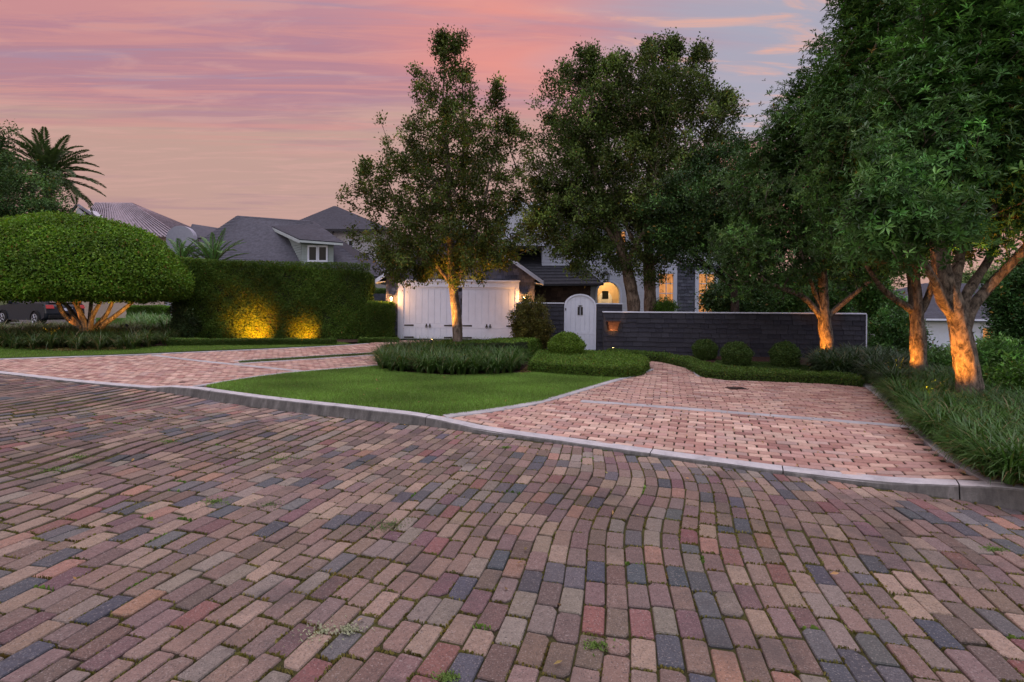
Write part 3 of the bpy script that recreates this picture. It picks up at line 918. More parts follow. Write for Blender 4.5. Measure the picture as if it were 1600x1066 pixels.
def sample_env(env, n, lo=.35, hi=1.0, wts=None):
    vol = np.array([np.prod(e[1]) ** .8 for e in env]) if wts is None else np.array(wts, float)
    k = rng.choice(len(env), n, p=vol / vol.sum())
    out = rng.random(n) < .14
    C = np.array([env[i][0] for i in k]); Rr = np.array([env[i][1] for i in k])
    r = lo + (hi - lo) * rng.random(n) ** .6
    r = np.where(out, rng.uniform(1.0, 1.22, n), r)
    dd = rdir(n); dd[out, 2] = np.abs(dd[out, 2]) * .9 + .1
    return C + unit(dd) * r[:, None] * Rr

def grow(stems, attr, step=.35, tip=.007, ex=2.3, rise=.6, first=0, curve=.35, jit=.05):
    """stems: list of polylines [(point, radius)...] ; attr: points the twigs must reach. Returns nodes, parents, radii, leafy nodes"""
    pos, par, dr_, rad0 = [], [], [], []
    allowed = []
    for si, (pts, r0, free) in enumerate(stems):
        pts = [np.array(p, float) for p in pts]
        prev = -1
        if si > 0:
            A = np.array(pos); prev = int(np.argmin(np.linalg.norm(A - pts[0], axis=1)))
        for i, p in enumerate(pts):
            if si > 0 and i == 0: continue
            q0 = pos[prev] if prev >= 0 else p
            L = np.linalg.norm(p - q0); k = max(1, int(L / step)) if prev >= 0 else 1
            for t in range(1, k + 1):
                q = q0 + (p - q0) * t / k
                pos.append(q); par.append(prev); dr_.append(unit(q - q0) if prev >= 0 else np.array([0, 0, 1.0]))
                f = (i - 1 + t / k) / max(1, len(pts) - 1); rad0.append(r0[0] + (r0[1] - r0[0]) * f)
                allowed.append(f >= free); prev = len(pos) - 1
    ns = len(pos)
    cap = ns + len(attr) * 14
    PP = np.zeros((cap, 3)); DD = np.zeros((cap, 3)); AL = np.zeros(cap, bool)
    PP[:ns] = pos; DD[:ns] = dr_; AL[:ns] = allowed
    par = list(par); leafy = []
    c0 = PP[:ns][AL[:ns]].mean(0) if AL[:ns].any() else PP[0]
    order = np.argsort(np.linalg.norm(attr - c0, axis=1))
    n = ns
    for a in attr[order]:
        v = a - PP[:n]; d = np.linalg.norm(v, axis=1) + 1e-6
        cosn = (v * DD[:n]).sum(1) / d
        hz = np.hypot(v[:, 0], v[:, 1])
        cost = d * (1 + .7 * (1 - cosn)) + np.maximum(0, rise * hz - v[:, 2]) * .8
        cost[~AL[:n]] = 1e9
        j = int(np.argmin(cost)); L = d[j]; k = min(12, max(1, int(L / step)))
        ctrl = PP[j] + DD[j] * L * curve + np.array([0, 0, .1 * L * rise])
        prev = j
        for t in range(1, k + 1):
            f = t / k
            q = (1 - f) ** 2 * PP[j] + 2 * f * (1 - f) * ctrl + f * f * a
            if t < k: q = q + rng.normal(0, jit * step, 3)
            PP[n] = q; DD[n] = unit(q - PP[prev]); AL[n] = True; par.append(prev)
            if f > .35: leafy.append(n)
            prev = n; n += 1
    rr = np.zeros(n)
    ch = np.zeros(n)
    for i in range(n - 1, -1, -1):
        r = max(tip, ch[i] ** (1 / ex)) if i >= ns else max(rad0[i], 0)
        rr[i] = r
        if par[i] >= 0: ch[par[i]] += r ** ex
    return PP[:n], np.array(par), rr, DD[:n], np.array(leafy, int), ns

def branch_mesh(g, PP, par, rr, sel, sides=5, c=None):
    """tapered pieces between joints, vectorised"""
    i = np.array([k for k in sel if par[k] >= 0]); 
    if not len(i): return
    a, b = PP[par[i]], PP[i]; ra = np.minimum(rr[par[i]], rr[i] * 1.25); rb = rr[i]
    T = unit(b - a); ref = np.where(np.abs(T[:, :1]) < .8, np.array([[1.0, 0, 0]]), np.array([[0, 1.0, 0]]))
    U = unit(np.cross(T, ref)); W_ = np.cross(T, U)
    b = b + T * rb[:, None] * .4
    th = np.arange(sides) * 2 * np.pi / sides
    cs = np.cos(th)[None, :, None]; sn = np.sin(th)[None, :, None]
    off = U[:, None] * cs + W_[:, None] * sn
    V = np.concatenate([a[:, None] + off * ra[:, None, None], b[:, None] + off * rb[:, None, None]], 1)
    k = np.arange(sides); f = np.stack([k, (k + 1) % sides, sides + (k + 1) % sides, sides + k], 1)
    fs = (f[None] + (np.arange(len(i)) * 2 * sides)[:, None, None]).reshape(-1, 4)
    g.add(V.reshape(-1, 3), fs, c)

def make_tree(name, label, base, stems, env, n_attr, leaf_n, leaf_L, leaf_W, cbase, bark, style='single', spread=.16, group=None, cat='tree',
              step=.35, rise=.6, lo=.35, wts=None, mat='leaf', yellow=.02, hi=1.0, whorl=8, tips=None, trunk_sides=14, trunk_noise=.06, clump=.25, droop=0.0, spikes=0):
    t = thing(name, tuple(base), label, cat, group)
    attr = sample_env(env, n_attr, lo, hi, wts)
    if tips is not None: attr = np.concatenate([attr, tips])
    if spikes:   # leading shoots that break the outline of the crown
        T_ = []
        for e in env:
            for _ in range(spikes):
                a_ = rng.uniform(0, 6.28); h_ = rng.uniform(0, .85); r_ = math.sqrt(max(0, 1 - h_ * h_))
                d_ = np.array([math.cos(a_) * h_, math.sin(a_) * h_, r_]); p_ = e[0] + d_ * e[1]; L_ = rng.uniform(.12, .42)
                T_ += [p_ + np.array([d_[0] * .4, d_[1] * .4, 1]) * L_ * f for f in (.35, .7, 1.0)]
        attr = np.concatenate([attr, np.array(T_)])
    PP, par, rr, DD, leafy, ns = grow(stems, attr, step=step, rise=rise)
    g = G()
    for si, (pts, r0, free) in enumerate(stems):
        pts = np.array(pts, float); d = np.concatenate([[0], np.cumsum(np.linalg.norm(np.diff(pts, axis=0), axis=1))])
        m_ = max(4, int(d[-1] / .13)); s = np.linspace(0, d[-1], m_)
        Q = np.stack([np.interp(s, d, pts[:, k]) for k in range(3)], 1)
        for _ in range(3): Q[1:-1] = (Q[:-2] + 2 * Q[1:-1] + Q[2:]) / 4
        rad = np.interp(s / d[-1], [0, 1], r0) * (1 + .04 * np.sin(s * 9 + si))
        if si == 0: rad *= 1 + .22 * np.exp(-s / .14)
        g2_ = g.tube(Q, rad, trunk_sides if si == 0 else 10, noise=trunk_noise)
    g.build('trunk', bark, t, smooth=True)
    b = G(); branch_mesh(b, PP, par, rr, range(ns, len(PP)), 5)
    if b.n: b.build('branches', bark, t, smooth=True, kind='stuff')
    # leaves
    k = leafy[rng.integers(0, len(leafy), leaf_n)]
    bright = np.exp(rng.normal(0, clump * 1.25, len(PP)))
    cen = np.average([e[0] for e in env], axis=0)
    g = G()
    if style == 'single':
        P = PP[k] + rng.normal(0, spread, (leaf_n, 3)); out = unit(P - cen)
        D = unit(DD[k] * .6 + rdir(leaf_n) + out * .3 - np.array([0, 0, droop])); Nn = unit(rdir(leaf_n) * .8 + np.array([0, 0, .8]))
        sc = rng.uniform(.5, 1.3, leaf_n)
        add_leaves(g, P, D, Nn, leaf_L * sc, leaf_W * sc, tone(leaf_n, cbase, .45, .18, yellow) * bright[k][:, None])
    else:
        nw = leaf_n // whorl; k = k[:nw]
        P = PP[k] + rng.normal(0, spread, (nw, 3)); out = unit(P - cen)
        A = unit(DD[k] * .5 + out * .8 + rdir(nw) * .5 + np.array([0, 0, .45]))
        U = unit(np.cross(A, rdir(nw))); W2 = np.cross(A, U)
        wt_ = tone(nw, cbase, .32, .15, yellow) * bright[k][:, None]
        big_ = rng.uniform(.7, 1.2, nw)
        for q in range(whorl):
            th = 2 * np.pi * q / whorl + rng.uniform(-.7, .7, nw); el_ = rng.uniform(-.3, 1.0, nw)
            rad = U * np.cos(th)[:, None] + W2 * np.sin(th)[:, None]
            D = unit(rad * np.cos(el_)[:, None] + A * np.sin(el_)[:, None]); Nn = unit(A * np.cos(el_)[:, None] - rad * np.sin(el_)[:, None])
            sc = rng.uniform(.5, 1.25, nw) * big_
            add_leaves(g, P + rad * .006, D, Nn, leaf_L * sc, leaf_W * sc, np.clip(wt_ * rng.uniform(.8, 1.2, (nw, 1)), 0, 1), .2)
    g.build('crown', M[mat], t)
    return t

def surf_leaves(g, P, Nn, L, W_, C, lift=.03, tilt=.8):
    n = len(P)
    D = unit(rdir(n) + Nn * .35 + np.array([0, 0, .15])); N2 = unit(Nn + rdir(n) * tilt)
    add_leaves(g, P + Nn * rng.normal(0, lift, (n, 1)), D, N2, L * rng.uniform(.7, 1.2, n), W_ * rng.uniform(.7, 1.2, n), C)

def ellipsoid_core(g, c, r, seg=20, rings=12, c_=None, zmin=-1):
    V, Fq = [], []
    for i in range(rings + 1):
        ph = math.pi * i / rings
        for k in range(seg):
            a = 2 * math.pi * k / seg; z = max(math.cos(ph), zmin)
            V.append((c[0] + r[0] * math.sin(ph) * math.cos(a), c[1] + r[1] * math.sin(ph) * math.sin(a), c[2] + r[2] * z))
    for i in range(rings):
        for k in range(seg): Fq.append((i * seg + k, (i + 1) * seg + k, (i + 1) * seg + (k + 1) % seg, i * seg + (k + 1) % seg))
    g.add(V, Fq, c_)

def clipped_bush(name, label, base, r, h, n, L, W_, cbase, group=None, cat='shrub', parts=True, lump=.05, mat='leaf', stem=True, full=False):
    """ball or mound clipped from many small leaves around a twiggy middle"""
    t = thing(name, tuple(base), label, cat, group)
    c = np.array([base[0], base[1], base[2] + h / 2]); rr = np.array([r, r, h / 2])
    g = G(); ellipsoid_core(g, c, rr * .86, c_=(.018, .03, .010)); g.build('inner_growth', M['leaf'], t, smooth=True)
    d = rdir(n); lum = 1 + lump * (np.sin(d[:, 0] * 7 + base[0]) * np.sin(d[:, 1] * 6 + 1) + np.sin(d[:, 2] * 8))
    sq = np.sign(d) * np.abs(d) ** .92
    P = c + sq * rr * (lum * rng.uniform(.9, 1.02, n))[:, None]
    P[:, 2] = np.maximum(P[:, 2], base[2] + .02)
    g = G(); surf_leaves(g, P, unit(d / rr), L, W_, tone(n, cbase, .35, .15), .02 * r / .4)
    g.build('foliage', M[mat], t)
    if stem:
        g = G()
        for k in range(4):
            a = k * 1.6 + .4; g.tube([(base[0], base[1], base[2] - .05), (base[0] + .3 * r * math.cos(a), base[1] + .3 * r * math.sin(a), base[2] + h * .4)], [.025, .012], 5)
        g.build('stem', M['dark_bark'], t)
    return t

def loose_bush(name, label, base, env, n, L, W_, cbase, style='single', group=None, cat='shrub', mat='gloss_leaf', yellow=.01, n_attr=90, spread=.09, whorl=8, clump=.3):
    b = np.array(base, float); env = [(np.array(e[0], float), np.array(e[1], float)) for e in env]
    st = []
    for k in range(5):
        e = env[k % len(env)]
        st.append(([b + rng.normal(0, .06, 3) * (1, 1, 0) - np.array([0, 0, .05]), e[0] * .5 + b * .5 + rng.normal(0, .08, 3), e[0] + rng.normal(0, .15, 3) * e[1]], (.025, .008), .15))
    st = [st[0]] + [([st[0][0][0]] + s_[0][1:], s_[1], s_[2]) for s_ in st[1:]]
    return make_tree(name, label, base, st, env, n_attr, n, L, W_, cbase, M['dark_bark'], style, spread, group, cat, step=.25, rise=.4, lo=.4, mat=mat, yellow=yellow, trunk_sides=6, trunk_noise=.02, whorl=whorl, clump=clump)

def hedge_block(name, label, faces, n, L, W_, cbase, core, group=None, cat='hedge', rough=.05, top_bright=1.5, origin=None):
    """clipped hedge: faces = list of (corner a, corner b, corner d, outward normal, share); core = prism polygon + vector"""
    o = np.array(core[0]).mean(0) if origin is None else np.array(origin)
    t = thing(name, (o[0], o[1], min(p[2] for p in core[0])), label, cat, group)
    g = G(); g.prism(core[0], core[1], (.018, .028, .010)); g.build('inner_growth', M['leaf'], t)
    g = G()
    for (a, b, d, nn, share) in faces:
        k = int(n * share); a, b, d = map(np.array, (a, b, d)); u, v = rng.random((2, k))
        P = a + (b - a) * u[:, None] + (d - a) * v[:, None]; nn = np.array(nn, float)
        lum = (np.sin(P[:, 0] * 3.1 + P[:, 2] * 2.3) * np.sin(P[:, 2] * 4.1 + P[:, 1] * 2 + 1) + .6 * np.sin(P[:, 0] * 9 + 2) * np.sin(P[:, 2] * 8)) * rough
        P = P + nn * lum[:, None]
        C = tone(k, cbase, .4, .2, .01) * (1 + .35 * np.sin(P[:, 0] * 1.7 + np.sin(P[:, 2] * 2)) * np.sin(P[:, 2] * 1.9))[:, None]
        if nn[2] > .5: C = C * top_bright  # top leaves coloured lighter: skylight put into their colour
        surf_leaves(g, P, np.broadcast_to(nn, P.shape), L, W_, np.clip(C, 0, 1), rough * .7)
    g.build('foliage', M['leaf'], t)
    return t

BARE = []   # spots kept free of blades: lamps and trunk feet
def blades(poly, nclump, per, L, Wd, cbase, name, label=None, h0=.02, rngL=.35, mat='blade', yellow=.06, splay=1.0, edge_out=None, kind='stuff', pts=None):
    """strap-leaved ground cover: clumps of arching blades"""
    Pc = scatter(np.asarray(poly), nclump) if pts is None else pts
    for (ex_, ey_, er_) in BARE:
        Pc = Pc[np.hypot(Pc[:, 0] - ex_, Pc[:, 1] - ey_) > er_]
    nclump = len(Pc)
    z = np.atleast_1d(ground(Pc[:, 0], Pc[:, 1])) + h0
    n = nclump * per
    k = np.repeat(np.arange(nclump), per)
    a = rng.uniform(0, 2 * np.pi, n)
    lean0 = np.abs(rng.normal(.22, .16, n)) * splay
    LL = L * rng.uniform(1 - rngL, 1 + rngL, n) * np.repeat(rng.uniform(.8, 1.15, nclump), per)
    bx, by = Pc[k, 0] + np.cos(a) * .03, Pc[k, 1] + np.sin(a) * .03; bz = z[k]
    bend = rng.uniform(.7, 1.9, n) * splay
    segs = 4
    px_, py_, pz_ = bx.copy(), by.copy(), bz.copy(); ang = lean0.copy()
    sx, sy = -np.sin(a), np.cos(a)
    V = np.empty((n, (segs + 1) * 2, 3))
    wid_ = np.array([.7, 1, .95, .7, .12]) * Wd / 2
    for s in range(segs + 1):
        V[:, 2 * s] = np.column_stack([px_ - sx * wid_[s], py_ - sy * wid_[s], pz_]); V[:, 2 * s + 1] = np.column_stack([px_ + sx * wid_[s], py_ + sy * wid_[s], pz_])
        d = LL / segs
        px_ = px_ + np.cos(a) * np.sin(ang) * d; py_ = py_ + np.sin(a) * np.sin(ang) * d; pz_ = np.maximum(pz_ + np.cos(ang) * d, z[k] - h0 + .01)
        ang = ang + bend / segs * 1.35
    f = np.array([(2 * s, 2 * s + 1, 2 * s + 3, 2 * s + 2) for s in range(segs)])
    fs = (f[None] + (np.arange(n) * (segs + 1) * 2)[:, None, None]).reshape(-1, 4)
    C = tone(n, cbase, .35, .15) * np.repeat(np.exp(rng.normal(0, .15, nclump)), per)[:, None]
    dry = rng.random(n) < yellow; C[dry] = np.array([.24, .19, .09]) * rng.uniform(.5, 1.1, (dry.sum(), 1))
    C = np.repeat(C, (segs + 1) * 2, 0)
    return G().add(V.reshape(-1, 3), fs, np.clip(C, 0, 1)).build(name, M[mat], origin=(0, 0, 0), kind=kind, label=label)

# ------------------------------------------------------------------ lamps
def spot_light(loc, target, energy, color=(1, .50, .12), size=80, radius=.04, blend=.6):
    d = bpy.data.lights.new('lamp_light', 'SPOT'); d.energy = energy; d.color = color; d.spot_size = R(size); d.spot_blend = 1.0; d.shadow_soft_size = radius
    o = bpy.data.objects.new('lamp_light', d); col.objects.link(o); o.location = loc
    o.rotation_euler = (Vector(target) - Vector(loc)).to_track_quat('-Z', 'Y').to_euler()
    return o

def garden_spot(loc, target, energy, label, size=80, color=(1, .50, .12)):
    """small spike-mounted uplight with its hood and lens"""
    L0 = np.array(loc, float); tg = unit(np.array(target, float) - L0)
    t = thing('garden_spotlight', tuple(L0 - (0, 0, .0)), label, 'garden light', 'uplights in the planting')
    G().tube([L0 + (0, 0, -.12), L0 + (0, 0, .04)], [.012, .012], 6).build('spike', M['black_iron'], t)
    G().tube([L0 + (0, 0, .05) - tg * .05, L0 + (0, 0, .05) + tg * .05], [.034, .038], 12).build('housing', M['black_iron'], t)
    G().tube([L0 + (0, 0, .05) + tg * .052, L0 + (0, 0, .05) + tg * .056], [.03, .03], 12).build('lens', M['lamp_glow'], t)
    lo = spot_light(tuple(L0 + (0, 0, .05) + tg * .075), tuple(np.array(target)), energy, color, size)
    lo.parent = t; lo.matrix_parent_inverse = Matrix.Translation(-Vector(L0))
    return t
M['lamp_glow'] = emit_mat('lamp_glow', (1, .62, .22), 12)
M['bulb'] = emit_mat('bulb', (1, .66, .30), 30)
# ------------------------------------------------------------------ buildings
SH = [(.062, .064, .086), (.048, .050, .070), (.078, .080, .104), (.066, .066, .080), (.042, .043, .058)]
def shingle(a, ux, uz, w, h, nrm, thick=.017, c=None, skew=0.0):
    """one wooden shake: lower-left corner a, along ux, up uz, butt standing proud"""
    a = np.array(a, float); ux, uz, nrm = map(lambda q: np.array(q, float), (ux, uz, nrm))
    b = a + ux * w + uz * skew; top = h * 1.12
    v = [a, b, b + uz * (top - skew), a + uz * top]
    fr = [v[0] + nrm * thick * 1.6, v[1] + nrm * thick * 1.6, v[2] + nrm * thick * .35, v[3] + nrm * thick * .35]
    return np.array(v + fr), [(4, 5, 6, 7), (0, 1, 5, 4), (1, 2, 6, 5), (3, 0, 4, 7)], c

def shingle_rows(o, ux, W_, H, nrm, row=.14, wmin=.13, wmax=.3, test=None, topline=None, pal=SH, vary=.25):
    out = []
    uz = np.array([0, 0, 1.0]); r = 0; z = 0.0
    while z < H:
        x = -random.uniform(0, wmax)
        while x < W_:
            w = random.uniform(wmin, wmax); x0, x1 = max(0, x), min(W_, x + w - .009)
            if x1 - x0 > .03:
                hh = row
                cx0, cz = (x0 + x1) / 2, z + row / 2
                lim = topline(cx0) if topline else H
                if z < lim - .02 and (test is None or test(cx0, cz)):
                    hh = min(row, (lim - z) / 1.12)
                    out.append(shingle(np.array(o) + np.array(ux) * x0 + uz * (z + random.uniform(-.014, .010)), ux, uz, x1 - x0, hh, nrm, c=np.array(random.choice(pal)) * random.uniform(1 - vary, 1 + vary), skew=random.uniform(-.008, .008)))
            x += w
        z += row
    return out

def wallbox(name, p0, p1, z0, z1a, z1b, th, mat, parent, c=None):
    """upright slab from p0 to p1 (plan), tops z1a..z1b, thickness th to the back"""
    p0, p1 = np.array(p0[:2], float), np.array(p1[:2], float); d = unit(p1 - p0); n = np.array([-d[1], d[0]]) * th
    poly = [(*p0, z0), (*p1, z0), (*p1, z1b), (*p0, z1a)]
    return G().prism(poly, (n[0], n[1], 0), c).build(name, mat, parent)

def garden_wall(label, p0, p1, z0, h0, h1, th, cap_w=.03, row=.14, extra_end=False, group='black shingled garden walls'):
    p0, p1 = np.array(p0[:2], float), np.array(p1[:2], float)
    t = thing('garden_wall', (*((p0 + p1) / 2), z0), label, 'wall', group)
    wallbox('wall_core', p0, p1, z0 - .4, h0, h1, th, M['wall_core'], t)
    d = p1 - p0; L = np.hypot(*d); u = d / L; nrm = np.array([u[1], -u[0], 0])
    for s in shingle_rows((*p0, z0), (u[0], u[1], 0), L, max(h0, h1) - z0, nrm, row, topline=lambda x: (h0 + (h1 - h0) * x / L) - z0, wmin=.2, wmax=.42, vary=.14, pal=[(.040, .041, .054), (.035, .036, .050), (.045, .046, .060)]):
        G().add(*s).build('shingle', M['shingle'], t)
    n = -nrm[:2]
    a = p0 - n * cap_w - u * .02; b = p1 - n * cap_w + u * .02
    G().prism([(*a, h0), (*b, h1), (*(b + n * (th + 2 * cap_w)), h1), (*(a + n * (th + 2 * cap_w)), h0)], (0, 0, .035)).build('cap', M['white_paint'], t, bevel=.004)
    if extra_end:
        e = p1 + u * .003
        G().prism([(*(e - n * .03), z0), (*(e + n * (th + .02)), z0), (*(e + n * (th + .02)), h1), (*(e - n * .03), h1)], (u[0] * .03, u[1] * .03, 0)).build('end_trim', M['white_paint'], t)
    return t
M['wall_core'] = plain('wall_core', (.02, .02, .024), .8)

# ---- garage
YG = 21.1
def gx_(px, Y=YG): return float(atd(px, 475, Y)[0])
def gz_(py, px=718, Y=YG): return float(atd(px, py, Y)[2])
z0 = .12
gar = thing('garage', (gx_(718), YG, z0), 'dark shingled garage with white double carriage doors and steep dark gable roof', 'garage')
xl, xr, xc = gx_(603), gx_(835), gx_(719)
ez = gz_(439); az_ = gz_(349)
slope = (az_ - ez) / (xr + .3 - xc)
# structure behind the skin
G().prism([(xl, YG + .02, z0 - .2), (xr, YG + .02, z0 - .2), (xr, YG + .02, ez + .2), (xc, YG + .02, az_ - .05), (xl, YG + .02, ez + .2)], (0, 6.5, 0)).build('wall', M['wall_core'], gar)
dxs = [(gx_(631), gx_(708)), (gx_(722), gx_(805))]; dtop = gz_(449)
hole = lambda x, z: not any(a - .02 - xl < x < b + .02 - xl and z < dtop - z0 for a, b in dxs)
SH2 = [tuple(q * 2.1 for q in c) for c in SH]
sk = G()
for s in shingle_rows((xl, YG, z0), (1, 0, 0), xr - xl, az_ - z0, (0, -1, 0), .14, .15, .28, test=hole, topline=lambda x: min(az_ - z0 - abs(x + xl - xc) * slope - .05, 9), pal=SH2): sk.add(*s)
sk.build('shingle_cladding', M['shingle'], gar, kind='stuff')
sk = G()
for s in shingle_rows((xr, YG, z0), (0, 1, 0), 3, ez - z0 + .1, (1, 0, 0), .14, .15, .28): sk.add(*s)
sk.build('side_cladding', M['shingle'], gar, kind='stuff')
# doors: vertical boards, rails, strap hinges and ring pulls
for di, (a, b) in enumerate(dxs):
    dr_ = G().box((a, YG - .012, z0), (b, YG + .015, dtop)).build('garage_door', M['white_paint'], gar)
    zr0, zr1 = gz_(513) - .0, gz_(506)
    nb = 8; w = (b - a) / nb
    for k in range(nb):
        x0, x1 = a + k * w + .007, a + (k + 1) * w - .007
        G().box((x0, YG - .030, zr1 + .006), (x1, YG - .013, dtop - .085)).build('board', M['white_paint'], dr_)
        G().box((x0, YG - .030, z0 + .03), (x1, YG - .013, zr0 - .006)).build('board', M['white_paint'], dr_)
    G().box((a, YG - .034, zr0), (b, YG - .013, zr1)).build('rail', M['white_paint'], dr_, bevel=.004)
    G().box((a, YG - .034, dtop - .08), (b, YG - .013, dtop)).build('rail', M['white_paint'], dr_)
    hz = gz_(509)
    for (s0, s1) in (((0, .42), (-.36, 0))):
        h0_, h1_ = (a + s0 + .03, a + s1) if s0 >= 0 else (b + s0, b - .03)
        for zz in (hz, z0 + .07):
            G().prism([(h0_, YG - .034, zz - .025), (h1_, YG - .034, zz - .035), (h1_, YG - .034, zz + .035), (h0_, YG - .034, zz + .025)], (0, -.012, 0)).build('hinge_strap', M['black_iron'], dr_)
    for sgn in (-1, 1):
        xh = (a + b) / 2 + sgn * .07
        G().box((xh - .025, YG - .046, hz - .06), (xh + .025, YG - .034, hz + .07)).build('handle', M['black_iron'], dr_)
        th = np.linspace(0, 2 * np.pi, 13)
        G().tube([(xh + .045 * math.cos(q), YG - .06, hz - .04 + .05 * math.sin(q)) for q in th], [.009] * 13, 6).build('handle', M['black_iron'], dr_)
# door surround
tl, tr, tt = gx_(622), gx_(811), gz_(438)
for nm, lo, hi in (('jamb', (tl, YG - .06, z0), (gx_(631), YG - .002, dtop)), ('jamb', (gx_(805), YG - .06, z0), (tr, YG - .002, dtop)),
                   ('lintel', (tl, YG - .065, dtop), (tr, YG - .002, tt - .05)), ('lintel_crown', (tl - .04, YG - .11, tt - .05), (tr + .04, YG - .002, tt + .01))):
    G().box(lo, hi).build(nm, M['white_paint'], gar, bevel=.006)
# roof slabs and rake boards
ov = .33
def roof_slab(name, pts, th, mat, parent):
    p = np.array(pts, float); n = unit(np.cross(p[1] - p[0], p[2] - p[0])); n = n if n[2] > 0 else -n
    return G().prism(p, n * th).build(name, mat, parent)
def shingled_slab(name, pts, mat, parent, rows, thk=.03):
    """roof plane with courses: pts = eave a, eave b, ridge b, ridge a"""
    a, b, c, d = [np.array(p, float) for p in pts]; n = unit(np.cross(b - a, d - a)); n = n if n[2] > 0 else -n
    g = G().prism([a, b, c, d], -n * .08)
    for r in range(rows):
        t0, t1 = r / rows, (r + 1) / rows
        q = [a + (d - a) * t0, b + (c - b) * t0, b + (c - b) * t1, a + (d - a) * t1]
        v = [q[0] + n * thk, q[1] + n * thk, q[2] + n * .004, q[3] + n * .004, q[0] + n * .002, q[1] + n * .002]
        g.add(v, [(0, 1, 2, 3), (4, 5, 1, 0)], np.array((1, 1, 1)) * random.uniform(.8, 1.15))
    return g.build(name, mat, parent)
for sg in (-1, 1):
    xe = xc + sg * (xr - xc + ov); zl = az_ - abs(xe - xc) * slope
    P = [(xe, YG - .35, zl + .06), (xe, YG + 7, zl + .06), (xc, YG + 7, az_ + .06), (xc, YG - .35, az_ + .06)]
    shingled_slab('roof', P, M['roof_shingle'] if 'roof_shingle' in M else M['roof_dark'], gar, 22)
    G().prism([(xe, YG - .36, zl - .12), (xc, YG - .36, az_ - .12), (xc, YG - .36, az_ + .05), (xe, YG - .36, zl + .05)], (0, -.03, 0)).build('rake_board', M['white_paint'], gar)
    G().prism([(xe, YG - .36, zl - .13), (xe, YG + 7, zl - .13), (xe, YG + 7, zl + .04), (xe, YG - .36, zl + .04)], (sg * .03, 0, 0)).build('fascia', M['white_paint'], gar)
    G().prism([(xe, YG - .33, zl - .10), (xe, YG + 7, zl - .10), (xc + sg * (xr - xc), YG + 7, zl - .10 + ov * slope * .2), (xc + sg * (xr - xc), YG - .33, zl - .10 + ov * slope * .2)], (0, 0, .02)).build('soffit', M['white_paint'], gar)
# ---- wing set back to the right of the garage
YW = 23.2
wx0, wx1 = gx_(826, YW), gx_(922, YW); wz = gz_(437, 880, YW)
wing = thing('garage_wing', ((wx0 + wx1) / 2, YW, z0), 'low dark shingled wing with black hipped roof between garage and white house', 'building')
G().box((wx0, YW, z0 - .2), (wx1, YW + 4, wz)).build('wall', M['wall_core'], wing)
sk = G()
for s in shingle_rows((wx0, YW, z0), (1, 0, 0), wx1 - wx0, wz - z0, (0, -1, 0), .14, .16, .3, pal=[(.075, .05, .042), (.06, .042, .038), (.085, .058, .05)]): sk.add(*s)
for s in shingle_rows((wx1, YW, z0), (0, 1, 0), 3.9, wz - z0, (1, 0, 0), .14, .16, .3): sk.add(*s)
sk.build('shingle_cladding', M['shingle'], wing, kind='stuff')
ea = atd(826, 445, YW - .4); eb = atd(943, 444, YW - .4)
ap = np.array([gx_(862, 26.5), 26.5, gz_(376, 862, 26.5)]); ap2 = np.array([gx_(760, 26.5), 26.5, ap[2]])
ec = np.array([eb[0], 30.0, eb[2]])
shingled_slab('roof', [ea, eb, ap, ap2], M['roof_dark'], wing, 16)
shingled_slab('roof', [eb, ec, ap + (0, .01, 0), ap + (0, 0, 0)], M['roof_dark'], wing, 16)
G().prism([ea - (0, 0, .06), eb - (0, 0, .06), eb + (0, 0, .03), ea + (0, 0, .03)], (0, -.03, 0)).build('gutter', M['roof_dark'], wing)

# ---- wall lanterns (coach lamps)
def sconce(px, py, Y, label, side_group='lit coach lamps on the garage'):
    p = atd(px, py, Y); x, y, z = p[0], Y - .17, p[2]
    t = thing('wall_lantern', (x, Y, z), label, 'wall lamp', side_group)
    G().box((x - .05, Y - .03, z - .10), (x + .05, Y - .018, z + .12)).build('back_plate', M['black_iron'], t)
    G().tube([(x, Y - .03, z + .05), (x, y, z + .19), (x, y, z + .15)], [.01, .01, .01], 6).build('arm', M['black_iron'], t)
    g = G()
    for sx in (-1, 1):
        for sy in (-1, 1): g.tube([(x + sx * .045, y + sy * .045, z - .13), (x + sx * .065, y + sy * .065, z + .10)], [.006, .006], 4)
    g.build('frame', M['black_iron'], t)
    G().prism([(x - .085, y - .085, z + .10), (x + .085, y - .085, z + .10), (x + .085, y + .085, z + .10), (x - .085, y + .085, z + .10)], (0, 0, .012)).build('cap', M['black_iron'], t)
    G().box((x - .05, y - .05, z - .145), (x + .05, y + .05, z - .13)).build('base', M['black_iron'], t)
    for k in (-1, 0, 1): G().tube([(x + k * .02, y, z - .12), (x + k * .02, y, z - .03)], [.008, .008], 6).build('candle', M['white_paint'], t)
    G().tube([(x, y, z - .03), (x, y, z + .0), (x, y, z + .045)], [.03, .05, .008], 8).build('bulb', M['bulb'], t, smooth=True)
    d = bpy.data.lights.new('lamp_light', 'POINT'); d.energy = 46; d.color = (1, .42, .11); d.shadow_soft_size = .05
    o = bpy.data.objects.new('lamp_light', d); col.objects.link(o); o.parent = t; o.location = (0, y - Y - .0, .08)
    o.location = (0, -.30, -.02)
    return t
sconce(613, 466, YG, 'glowing black coach lamp left of the garage doors beside the hedge')
sconce(819, 465, YG, 'glowing black coach lamp right of the garage doors above the round shrub')

